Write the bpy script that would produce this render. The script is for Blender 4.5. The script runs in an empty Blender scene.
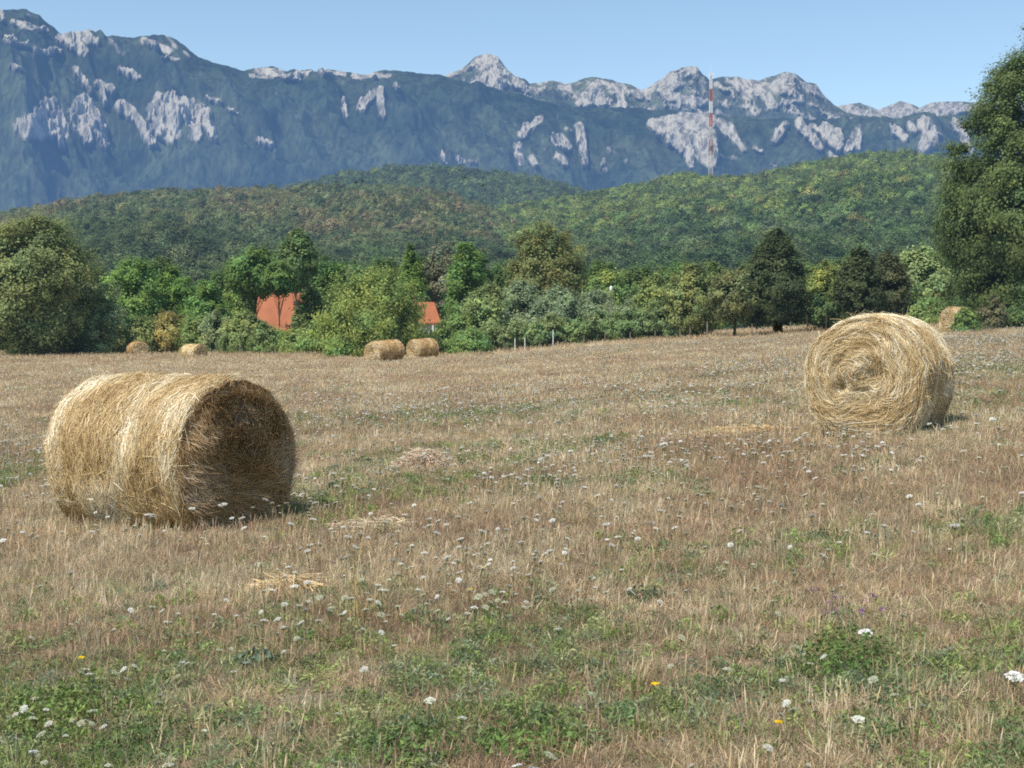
import bpy, math, random
import numpy as np
from mathutils import Vector, Matrix

random.seed(7)
RNG = np.random.default_rng(7)
scene = bpy.context.scene
COL = scene.collection
PI = math.pi

# ------------------------------------------------------------------ camera
F = 1422.0
CAM_Z = 1.8
HOR = 342.0
PITCH = math.atan((384 - HOR) / F)
cam_d = bpy.data.cameras.new('camera')
cam_d.sensor_width = 36.0
cam_d.lens = F * 36.0 / 1024.0
cam_d.clip_start = 0.05
cam_d.clip_end = 40000
cam = bpy.data.objects.new('camera', cam_d)
COL.objects.link(cam)
cam.location = (0, 0, CAM_Z)
cam.rotation_euler = (PI / 2 - PITCH, 0, 0)
scene.camera = cam
cp, sp = math.cos(PITCH), math.sin(PITCH)


def ray(px, py):
    """slopes (x/y, z/y) of the viewing ray through a photo pixel"""
    u = (np.asarray(px, float) - 512) / F
    v = -(np.asarray(py, float) - 384) / F
    dy = cp + v * sp
    dz = -sp + v * cp
    return u / dy, dz / dy


def proj(x, y, z):
    zz = z - CAM_Z
    d = y * cp - zz * sp
    up = y * sp + zz * cp
    return 512 + F * x / d, 384 - F * up / d


# ------------------------------------------------------------------ noise
def _hash(ix, iy, seed):
    h = (ix.astype(np.int64) * 374761393 + iy.astype(np.int64) * 668265263 + seed * 974634777) & 0xFFFFFFFF
    h = ((h ^ (h >> 13)) * 1274126177) & 0xFFFFFFFF
    h = (h ^ (h >> 16)) & 0xFFFFFFFF
    return h / 4294967295.0


def vnoise(x, y, seed=0):
    x = np.asarray(x, float); y = np.asarray(y, float)
    fx, fy = np.floor(x), np.floor(y)
    ix, iy = fx.astype(np.int64), fy.astype(np.int64)
    tx, ty = x - fx, y - fy
    tx = tx * tx * (3 - 2 * tx); ty = ty * ty * (3 - 2 * ty)
    a = _hash(ix, iy, seed); b = _hash(ix + 1, iy, seed)
    c = _hash(ix, iy + 1, seed); d = _hash(ix + 1, iy + 1, seed)
    return (a * (1 - tx) + b * tx) * (1 - ty) + (c * (1 - tx) + d * tx) * ty


def fbm(x, y, seed=0, octv=4, gain=0.5):
    s = 0; amp = 1; tot = 0
    for o in range(octv):
        s = s + amp * vnoise(x * 2 ** o + 17.3 * o, y * 2 ** o - 9.1 * o, seed + o)
        tot += amp; amp *= gain
    return s / tot


def ridged(x, y, seed=0, octv=4):
    s = 0; amp = 1; tot = 0
    for o in range(octv):
        n = 1 - np.abs(2 * vnoise(x * 2 ** o + 7.7 * o, y * 2 ** o + 3.1 * o, seed + o) - 1)
        s = s + amp * n; tot += amp; amp *= 0.5
    return s / tot


def sstep(a, b, x):
    t = np.clip((x - a) / (b - a), 0, 1)
    return t * t * (3 - 2 * t)


# ------------------------------------------------------------------ mesh helpers
def make_mesh(name, verts, faces, mats=(), vc=None, smooth=False, mat_idx=None):
    """verts (n,3); faces: (m,k) array or list of such arrays; vc: per-vertex colour (n,3)"""
    if not isinstance(faces, list):
        faces = [faces]
    faces = [np.asarray(f, dtype=np.int32) for f in faces if len(f)]
    me = bpy.data.meshes.new(name)
    verts = np.asarray(verts, dtype=np.float32)
    me.vertices.add(len(verts))
    me.vertices.foreach_set('co', verts.ravel())
    if faces:
        loops = np.concatenate([f.ravel() for f in faces])
        tot = np.concatenate([np.full(len(f), f.shape[1], dtype=np.int32) for f in faces])
        start = np.concatenate([[0], np.cumsum(tot)[:-1]]).astype(np.int32)
        me.loops.add(len(loops))
        me.loops.foreach_set('vertex_index', loops)
        me.polygons.add(len(tot))
        me.polygons.foreach_set('loop_start', start)
        me.polygons.foreach_set('loop_total', tot)
        if mat_idx is not None:
            me.polygons.foreach_set('material_index', np.asarray(mat_idx, dtype=np.int32))
    me.update(calc_edges=True)
    if vc is not None:
        at = me.attributes.new('vc', 'FLOAT_COLOR', 'POINT')
        c = np.ones((len(verts), 4), dtype=np.float32)
        c[:, :3] = vc
        at.data.foreach_set('color', c.ravel())
    for m in mats:
        me.materials.append(m)
    if faces:
        me.polygons.foreach_set('use_smooth', np.full(len(me.polygons), bool(smooth)))
    return me


class MB:
    """collects boxes, tubes and prisms into one mesh"""
    def __init__(s):
        s.v = []; s.q = []; s.t = []; s.n = 0

    def add(s, v, q=None, t=None):
        v = np.asarray(v, float)
        if q is not None and len(q): s.q.append(np.asarray(q) + s.n)
        if t is not None and len(t): s.t.append(np.asarray(t) + s.n)
        s.v.append(v); s.n += len(v)
        return s

    def box(s, c, size, rz=0):
        c = np.array(c, float); h = np.array(size, float) / 2
        p = np.array([[x, y, z] for z in (-1, 1) for y in (-1, 1) for x in (-1, 1)], float) * h
        ca, sa = math.cos(rz), math.sin(rz)
        p = np.stack([p[:, 0] * ca - p[:, 1] * sa, p[:, 0] * sa + p[:, 1] * ca, p[:, 2]], 1) + c
        return s.add(p, [[0, 2, 3, 1], [4, 5, 7, 6], [0, 1, 5, 4], [2, 6, 7, 3], [0, 4, 6, 2], [1, 3, 7, 5]])

    def tube(s, pts, rad, seg=6, caps=True):
        pts = np.asarray(pts, float); n = len(pts)
        rad = np.broadcast_to(np.asarray(rad, float), (n,))
        d = np.gradient(pts, axis=0); d /= np.linalg.norm(d, axis=1)[:, None] + 1e-9
        ref = np.where(np.abs(d[:, 2:3]) > 0.9, np.array([[1.0, 0, 0]]), np.array([[0, 0, 1.0]]))
        a = np.cross(d, ref); a /= np.linalg.norm(a, axis=1)[:, None] + 1e-9
        b = np.cross(d, a)
        th = np.arange(seg) * 2 * PI / seg
        v = pts[:, None] + rad[:, None, None] * (a[:, None] * np.cos(th)[None, :, None] + b[:, None] * np.sin(th)[None, :, None])
        v = v.reshape(-1, 3)
        q = [[i * seg + j, i * seg + (j + 1) % seg, (i + 1) * seg + (j + 1) % seg, (i + 1) * seg + j] for i in range(n - 1) for j in range(seg)]
        t = []
        if caps:
            t = [[0, j, j + 1] for j in range(1, seg - 1)] + [[(n - 1) * seg, (n - 1) * seg + j + 1, (n - 1) * seg + j] for j in range(1, seg - 1)]
        return s.add(v, q, t)

    def mesh(s, name, mat, smooth=False, vc=None):
        f = []
        if s.q: f.append(np.concatenate(s.q))
        if s.t: f.append(np.concatenate(s.t))
        return make_mesh(name, np.concatenate(s.v), f, [mat], vc=vc, smooth=smooth)


def link(name, me, parent=None, loc=None):
    o = bpy.data.objects.new(name, me)
    COL.objects.link(o)
    if parent is not None: o.parent = parent
    if loc is not None: o.location = loc
    return o


def tag(o, label=None, cat=None, group=None, kind=None):
    if label: o['label'] = label
    if cat: o['category'] = cat
    if group: o['group'] = group
    if kind: o['kind'] = kind
    return o


def thing(name, label, cat, loc=(0, 0, 0), rz=0, group=None):
    o = bpy.data.objects.new(name, None)
    COL.objects.link(o)
    o.empty_display_size = 0.1
    o.location = loc; o.rotation_euler = (0, 0, rz)
    return tag(o, label, cat, group)


def dup(root, loc, rz, label, group=None, scale=None):
    r = root.copy(); COL.objects.link(r)
    r.location = loc; r.rotation_euler = (0, 0, rz); r['label'] = label
    if group: r['group'] = group
    if scale: r.scale = scale
    for ch in list(root.children):
        c = ch.copy(); COL.objects.link(c); c.parent = r
    return r


# ------------------------------------------------------------------ materials
class NT:
    def __init__(s, mat):
        s.nt = mat.node_tree; s.nt.nodes.clear()

    def n(s, t, **kw):
        x = s.nt.nodes.new(t)
        for k, v in kw.items(): setattr(x, k, v)
        return x

    def l(s, a, b): s.nt.links.new(a, b)

    def mixrgb(s, fac, a, b, mode='MIX'):
        m = s.n('ShaderNodeMix', data_type='RGBA', blend_type=mode)
        for sock, val in ((m.inputs['Factor'], fac), (m.inputs[6], a), (m.inputs[7], b)):
            if hasattr(val, 'is_linked') or hasattr(val, 'links'): s.l(val, sock)
            elif isinstance(val, (int, float)): sock.default_value = val
            else: sock.default_value = (*val, 1)
        return m.outputs[2]


def new_mat(name):
    m = bpy.data.materials.new(name); m.use_nodes = True
    return m, NT(m)


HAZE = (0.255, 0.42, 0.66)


def veg_mat(name, transl=0.25, inst=False, haze=False, veil=0.0, rough=0.7, spec=0.15):
    m, t = new_mat(name)
    a = t.n('ShaderNodeAttribute', attribute_name='vc', attribute_type='GEOMETRY')
    col = a.outputs['Color']
    if inst:
        b = t.n('ShaderNodeAttribute', attribute_name='tint', attribute_type='INSTANCER')
        col = t.mixrgb(1.0, col, b.outputs['Color'], 'MULTIPLY')
    pr = t.n('ShaderNodeBsdfPrincipled')
    pr.inputs['Roughness'].default_value = rough
    pr.inputs['Specular IOR Level'].default_value = spec
    t.l(col, pr.inputs['Base Color'])
    sh = pr.outputs[0]
    if transl:
        tr = t.n('ShaderNodeBsdfTranslucent')
        t.l(col, tr.inputs['Color'])
        mx = t.n('ShaderNodeMixShader'); mx.inputs[0].default_value = transl
        t.l(sh, mx.inputs[1]); t.l(tr.outputs[0], mx.inputs[2]); sh = mx.outputs[0]
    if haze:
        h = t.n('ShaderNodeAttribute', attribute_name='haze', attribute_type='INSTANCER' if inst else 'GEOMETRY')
        em = t.n('ShaderNodeEmission'); em.inputs[0].default_value = (*HAZE, 1)  # aerial haze painted in as blue emission, stronger with distance
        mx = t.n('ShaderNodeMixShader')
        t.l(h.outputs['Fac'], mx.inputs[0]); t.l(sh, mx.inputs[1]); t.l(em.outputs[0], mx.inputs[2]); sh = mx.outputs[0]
    if veil:        # faint haze glow put into the leaves, lifts dark crown gaps
        em = t.n('ShaderNodeEmission'); em.inputs[0].default_value = (*HAZE, 1)
        mx = t.n('ShaderNodeMixShader'); mx.inputs[0].default_value = veil
        t.l(sh, mx.inputs[1]); t.l(em.outputs[0], mx.inputs[2]); sh = mx.outputs[0]
    out = t.n('ShaderNodeOutputMaterial'); t.l(sh, out.inputs[0])
    return m


def plain_mat(name, col, rough=0.6, scale=8.0, var=0.25, bump=0.0, metallic=0.0):
    m, t = new_mat(name)
    tc = t.n('ShaderNodeTexCoord')
    no = t.n('ShaderNodeTexNoise'); no.inputs['Scale'].default_value = scale; no.inputs['Detail'].default_value = 6
    t.l(tc.outputs['Object'], no.inputs['Vector'])
    c = t.mixrgb(no.outputs['Fac'], [x * (1 - var) for x in col], [min(1, x * (1 + var)) for x in col])
    pr = t.n('ShaderNodeBsdfPrincipled'); pr.inputs['Roughness'].default_value = rough
    pr.inputs['Metallic'].default_value = metallic
    t.l(c, pr.inputs['Base Color'])
    if bump:
        b = t.n('ShaderNodeBump'); b.inputs['Strength'].default_value = bump
        t.l(no.outputs['Fac'], b.inputs['Height']); t.l(b.outputs[0], pr.inputs['Normal'])
    out = t.n('ShaderNodeOutputMaterial'); t.l(pr.outputs[0], out.inputs[0])
    return m


M_leaf = veg_mat('leaf', 0.42, veil=.02)
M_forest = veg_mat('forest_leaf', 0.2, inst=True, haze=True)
M_grass = veg_mat('meadow_blade', 0.3, inst=True)
M_plant = veg_mat('plant', 0.25)
M_straw = veg_mat('straw', 0.12, rough=0.55, spec=0.25)
M_petal = veg_mat('petal', 0.3)
M_bark = plain_mat('bark', (0.075, 0.06, 0.048), 0.9, 6, 0.5, 0.6)
M_palebark = plain_mat('pale_bark', (0.3, 0.27, 0.22), 0.9, 6, 0.4, 0.5)

# ------------------------------------------------------------------ terrain
AX = np.array([-400, -50, -8.7, -3.4, 0, 4.5, 7, 24.6, 36, 60, 400], float)
AZ = np.array([-1.2, -.8, -.2, -.09, .08, .5, .72, 1.66, 2.35, 3.0, 3.6], float)
_xs = np.linspace(-400, 400, 8001)
_k = np.exp(-0.5 * (np.linspace(-6, 6, 121) / 1.6) ** 2); _k /= _k.sum()
_zs = np.convolve(np.pad(np.interp(_xs, AX, AZ), 60, mode='edge'), _k, mode='valid')


def gz(x, y):
    x = np.asarray(x, float); y = np.asarray(y, float)
    base = np.interp(x, _xs, _zs) + 0.008 * np.clip(y, -40, 170)
    far = sstep(170, 400, y)
    base = base * (1 - far) + 1.3 * far
    return base + 0.05 * (fbm(x * .35, y * .35, 5, 3) - .5) * (1 - far)


def gzf(x, y): return float(gz(np.array([x]), np.array([y]))[0])


# ---- where the field is greener, paler or browner (world metres)
def at(px, depth):
    u, _ = ray(px, 342)
    return float(u) * depth, depth


def ground_hit(px, py):
    u, w = ray(px, py); u = float(u); w = float(w)
    lo = 3.0
    for y in np.arange(4, 200, 0.25):
        if CAM_Z + w * y <= gzf(u * y, y): break
    return u * y, y


GREEN_BLOBS = [  # px, py, radius along x (m), along y (m), strength
    (60, 720, 1.0, 0.8, .9), (170, 745, .8, .4, .8), (330, 690, 1.2, .5, .5), (560, 735, 1.3, .4, .7), (850, 700, 1.0, .5, .6),
    (980, 745, .8, .4, .4), (270, 640, .6, .4, .4), (850, 640, .45, .5, .5), (90, 600, .8, .8, .3),
    (30, 470, .9, 2.0, .6), (450, 415, 2.3, 3.5, .38), (360, 420, 1.5, 2.5, .28), (950, 365, 3.5, 5.0, .8), (720, 368, 4.0, 5.0, .35),
    (560, 400, 2.0, 3.0, .3), (880, 545, .9, .8, .45), (680, 570, .6, .7, .35), (600, 372, 3.0, 4.0, .25), (240, 395, 1.5, 3, .25),
    (120, 645, 1.6, .5, .35), (480, 640, .8, .4, .4), (640, 640, .5, .4, .3), (330, 610, .4, .5, .3), (1000, 400, 2, 3, .3)]
_gb = [(*ground_hit(a, b), c, d, e) for a, b, c, d, e in GREEN_BLOBS]
PALE_BLOBS = [(290, 590, .5, .35, .9), (735, 432, 1.1, .5, 1.0), (425, 463, .6, .5, .8), (360, 545, .5, .5, .5), (820, 430, .7, .6, .4),
              (980, 520, .8, .7, .4), (230, 540, .8, .5, .3), (640, 615, .5, .4, .25), (900, 600, .6, .5, .3), (560, 350, 6, 6, .4), (150, 365, 8, 8, .3)]
_pb = [(*ground_hit(a, b), c, d, e) for a, b, c, d, e in PALE_BLOBS]


HEAPS = [(*ground_hit(a, b), c, d) for a, b, c, d in [(424, 466, .4, .33), (735, 434, .8, .35), (290, 590, .22, .12), (365, 530, .35, .25)]]


def blobs(lst, x, y):
    s = np.zeros_like(x)
    for bx, by, rx, ry, w in lst:
        s = np.maximum(s, w * np.exp(-((x - bx) / rx) ** 2 * .7 - ((y - by) / ry) ** 2 * .7))
    return s


def field_green(x, y):
    g = blobs(_gb, x, y)
    n = fbm(x * .55, y * .4, 21, 4)
    near = 1 - sstep(6.0, 9.5, y)
    g = g * (0.45 + 1.1 * n) + 0.45 * near * sstep(.38, .68, fbm(x * .9, y * .9, 33, 3)) + .55 * sstep(.58, .78, n)
    return np.clip(g, 0, 1)


def build_ground():
    s = np.sinh(np.linspace(-6.2, 6.2, 261)) / np.sinh(6.2) * 9000
    ys = np.concatenate([np.linspace(-30, 4, 18)[:-1], np.geomspace(4, 200, 150), np.geomspace(205, 16000, 50)])
    X, Y = np.meshgrid(s, ys)
    Z = gz(X, Y)
    n, mm = X.shape
    idx = np.arange(n * mm).reshape(n, mm)
    q = np.stack([idx[:-1, :-1], idx[:-1, 1:], idx[1:, 1:], idx[1:, :-1]], -1).reshape(-1, 4)
    m, t = new_mat('field_soil')
    tc = t.n('ShaderNodeNewGeometry')
    def noise(scale, det=6):
        no = t.n('ShaderNodeTexNoise'); no.inputs['Scale'].default_value = scale; no.inputs['Detail'].default_value = det
        t.l(tc.outputs['Position'], no.inputs['Vector']); return no.outputs['Fac']
    def ramp(f, a, b):
        r = t.n('ShaderNodeMapRange'); r.inputs[1].default_value = a; r.inputs[2].default_value = b
        t.l(f, r.inputs[0]); return r.outputs[0]
    c = t.mixrgb(ramp(noise(38), .35, .65), (0.16, 0.115, 0.075), (0.42, 0.32, 0.21))
    c = t.mixrgb(ramp(noise(1.1), .45, .7), c, (0.09, 0.085, 0.04))
    pr = t.n('ShaderNodeBsdfPrincipled'); pr.inputs['Roughness'].default_value = .95; pr.inputs['Specular IOR Level'].default_value = .1
    t.l(c, pr.inputs['Base Color'])
    b = t.n('ShaderNodeBump'); b.inputs['Strength'].default_value = .8; b.inputs['Distance'].default_value = .05
    t.l(noise(60), b.inputs['Height']); t.l(b.outputs[0], pr.inputs['Normal'])
    out = t.n('ShaderNodeOutputMaterial'); t.l(pr.outputs[0], out.inputs[0])
    me = make_mesh('ground', np.stack([X, Y, Z], -1).reshape(-1, 3), q, [m], smooth=True)
    tag(link('ground', me), kind='structure')


build_ground()

# ------------------------------------------------------------------ geometry-node scatter (stuff only)
def scatter(name, pts, idx, rot, scl, tint, protos, haze=None):
    me = bpy.data.meshes.new(name)
    me.vertices.add(len(pts)); me.vertices.foreach_set('co', np.asarray(pts, np.float32).ravel())
    def attr(n, ty, key, arr):
        a = me.attributes.new(n, ty, 'POINT'); a.data.foreach_set(key, np.asarray(arr).ravel())
    attr('idx', 'INT', 'value', np.asarray(idx, np.int32))
    attr('rot', 'FLOAT_VECTOR', 'vector', np.asarray(rot, np.float32))
    attr('scl', 'FLOAT_VECTOR', 'vector', np.asarray(scl, np.float32))
    t4 = np.ones((len(pts), 4), np.float32); t4[:, :3] = tint
    attr('tint', 'FLOAT_COLOR', 'color', t4)
    if haze is not None: attr('haze', 'FLOAT', 'value', np.asarray(haze, np.float32))
    o = link(name, me)
    pc = bpy.data.collections.new(name + '_kinds')
    for i, pm in enumerate(protos):
        pc.objects.link(bpy.data.objects.new('%s_kind_%02d' % (name, i), pm))
    ng = bpy.data.node_groups.new(name + '_scatter', 'GeometryNodeTree')
    ng.interface.new_socket('Geometry', in_out='INPUT', socket_type='NodeSocketGeometry')
    ng.interface.new_socket('Geometry', in_out='OUTPUT', socket_type='NodeSocketGeometry')
    gi = ng.nodes.new('NodeGroupInput'); go = ng.nodes.new('NodeGroupOutput')
    ci = ng.nodes.new('GeometryNodeCollectionInfo')
    ci.inputs['Collection'].default_value = pc
    ci.inputs['Separate Children'].default_value = True
    ci.inputs['Reset Children'].default_value = True
    ip = ng.nodes.new('GeometryNodeInstanceOnPoints')
    ip.inputs['Pick Instance'].default_value = True
    def na(n, ty):
        a = ng.nodes.new('GeometryNodeInputNamedAttribute'); a.data_type = ty; a.inputs['Name'].default_value = n
        return [s for s in a.outputs if s.enabled and s.name == 'Attribute'][0]
    L = ng.links.new
    L(gi.outputs[0], ip.inputs['Points']); L(ci.outputs[0], ip.inputs['Instance'])
    L(na('idx', 'INT'), ip.inputs['Instance Index']); L(na('rot', 'FLOAT_VECTOR'), ip.inputs['Rotation'])
    L(na('scl', 'FLOAT_VECTOR'), ip.inputs['Scale'])
    L(ip.outputs[0], go.inputs[0])
    md = o.modifiers.new('scatter', 'NODES'); md.node_group = ng
    return o


# ------------------------------------------------------------------ blades, leaves, strips
def strips(P, W, widths, cols):
    """P (n,k,3) centre lines, W (n,k,3) unit width directions, widths (n,k) -> verts, quads, vc"""
    n, k, _ = P.shape
    A = P - W * widths[..., None] / 2; B = P + W * widths[..., None] / 2
    V = np.stack([A, B], 2).reshape(-1, 3)
    b = (np.arange(n) * k * 2)[:, None] + (np.arange(k - 1) * 2)[None]
    q = np.stack([b, b + 1, b + 3, b + 2], -1).reshape(-1, 4)
    c = np.repeat(cols, k * 2, axis=0) if cols.ndim == 2 else np.repeat(cols.reshape(-1, 3), 2, axis=0)
    return V, q, c


def unit(v): return v / (np.linalg.norm(v, axis=-1, keepdims=True) + 1e-9)


def blade_set(rng, n, rad, hmin, hmax, wid, bend, col, cvar=.25, k=4, lean=.25, tip=0.25, spread=None):
    a = rng.uniform(0, 2 * PI, n); r = rad * np.sqrt(rng.uniform(0, 1, n))
    base = np.stack([r * np.cos(a), r * np.sin(a), np.zeros(n) - .01], 1)
    h = rng.uniform(hmin, hmax, n)
    d = rng.uniform(0, 2 * PI, n)
    dirn = np.stack([np.cos(d), np.sin(d), np.zeros(n)], 1)
    ln = np.abs(rng.normal(0, lean, n)); bd = np.abs(rng.normal(0, bend, n))
    s = np.linspace(0, 1, k)[None, :, None]
    P = base[:, None] + dirn[:, None] * (h[:, None, None] * (ln[:, None, None] * s + bd[:, None, None] * s ** 2)) + np.array([0, 0, 1.0]) * h[:, None, None] * (s - 0.35 * bd[:, None, None] * s ** 2)
    w = rng.uniform(0, 2 * PI, n)
    W = np.repeat(np.stack([np.cos(w), np.sin(w), np.zeros(n)], 1)[:, None], k, 1)
    wd = wid * rng.uniform(.6, 1.3, n)[:, None] * np.linspace(1, tip, k)[None]
    c = np.array(col) * (1 + rng.normal(0, cvar, (n, 1))).clip(.35, 1.9) * (1 + rng.normal(0, .06, (n, 3)))
    c = c[:, None] * np.linspace(.75, 1.08, k)[None, :, None]
    return strips(P, W, wd, c)


def diamonds(C, N, size, rng, cols, aspect=1.7):
    """leaf-sized diamond faces at C facing N"""
    n = len(C)
    N = unit(N)
    r = rng.normal(size=(n, 3)); U = unit(np.cross(N, r)); Vv = np.cross(N, U)
    s = (size * rng.uniform(.65, 1.35, n))[:, None]
    fold = N * s * .12
    V = np.stack([C - U * s * aspect / 2, C + Vv * s / 2 + fold, C + U * s * aspect / 2, C - Vv * s / 2 + fold], 1).reshape(-1, 3)
    q = np.arange(n * 4).reshape(n, 4)
    return V, q, np.repeat(cols, 4, 0)


def merge(parts):
    V = []; Q = []; C = []; n = 0
    for v, q, c in parts:
        V.append(v); Q.append(np.asarray(q) + n); C.append(c); n += len(v)
    return np.concatenate(V), np.concatenate(Q), np.concatenate(C)


# ------------------------------------------------------------------ meadow
def head_discs(rng, n, rad, hmin, hmax, size, col):
    a = rng.uniform(0, 2 * PI, n); r = rad * np.sqrt(rng.uniform(0, 1, n))
    C = np.stack([r * np.cos(a), r * np.sin(a), rng.uniform(hmin, hmax, n)], 1)
    cols = np.array(col) * (1 + rng.normal(0, .12, (n, 1))).clip(.5, 1.5)
    return diamonds(C, rng.normal(size=(n, 3)) * .6 + np.array([0, 0, 1]), size, rng, np.broadcast_to(cols, (n, 3)), 1.2)


def seed_heads(rng, n, rad, h0, h1, col):
    """thin stems with a wider feathery top"""
    parts = []
    a = rng.uniform(0, 2 * PI, n); r = rad * np.sqrt(rng.uniform(0, 1, n)); h = rng.uniform(h0, h1, n)
    base = np.stack([r * np.cos(a), r * np.sin(a), np.zeros(n)], 1)
    d = rng.uniform(0, 2 * PI, n); lean = np.abs(rng.normal(0, .22, n))
    top = base + np.stack([np.cos(d) * lean * h, np.sin(d) * lean * h, h], 1)
    s = np.linspace(0, 1, 5)[None, :, None]
    P = base[:, None] * (1 - s) + top[:, None] * s
    w = rng.uniform(0, 2 * PI, n)
    W = np.repeat(np.stack([np.cos(w), np.sin(w), np.zeros(n)], 1)[:, None], 5, 1)
    wd = np.array([.0026, .0024, .0022, .0055, .0015])[None] * rng.uniform(.7, 1.3, (n, 1))
    c = np.array(col) * (1 + rng.normal(0, .2, (n, 1))).clip(.4, 1.7)
    parts.append(strips(P, W, wd, np.broadcast_to(c, (n, 3))))
    return merge(parts)


def umbel_mesh_data(rng, h=.22, R=.03, white=(.8, .8, .74), tilt=None):
    parts = []
    top = np.array([rng.normal(0, .03), rng.normal(0, .03), h])
    s = np.linspace(0, 1, 4)[:, None]
    P = (np.array([0, 0, -.01])[None] * (1 - s) + top[None] * s)[None]
    for ang in (0.4, 0.4 + PI / 2):
        W = np.repeat(np.array([[math.cos(ang), math.sin(ang), 0]])[:, None], 4, 1)
        parts.append(strips(P, W, np.full((1, 4), .003), np.array([[.16, .19, .07]])))
    stem = merge(parts)
    n = 46
    a = np.arange(n) * 2.399; r = R * np.sqrt((np.arange(n) + .5) / n)
    tl = rng.normal(0, .30, 2)
    tilt = tl if tilt is None else tilt
    C = top + np.stack([r * np.cos(a), r * np.sin(a), -(r / R) ** 2 * R * .28 + R * .25 + tilt[0] * r * np.cos(a) + tilt[1] * r * np.sin(a)], 1)
    cols = np.array(white) * rng.uniform(.75, 1.08, (n, 1))
    head = diamonds(C, rng.normal(size=(n, 3)) * .3 + np.array([tilt[0] * -1, tilt[1] * -1, 1.0]), R * .36, rng, cols, 1.15)
    # rays from the stem top
    m = 14
    a2 = np.arange(m) * 2 * PI / m
    E = top + np.stack([R * .85 * np.cos(a2), R * .85 * np.sin(a2), np.zeros(m)], 1)
    B = np.repeat((top - np.array([0, 0, R * .9]))[None], m, 0)
    Pr = np.stack([B, (B + E) / 2 + np.array([0, 0, -.003]), E], 1)
    Wr = np.repeat(np.stack([-np.sin(a2), np.cos(a2), np.zeros(m)], 1)[:, None], 3, 1)
    rays = strips(Pr, Wr, np.full((m, 3), .0018), np.tile(np.array([[.25, .28, .12]]), (m, 1)))
    return stem, merge([head, rays])


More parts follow.
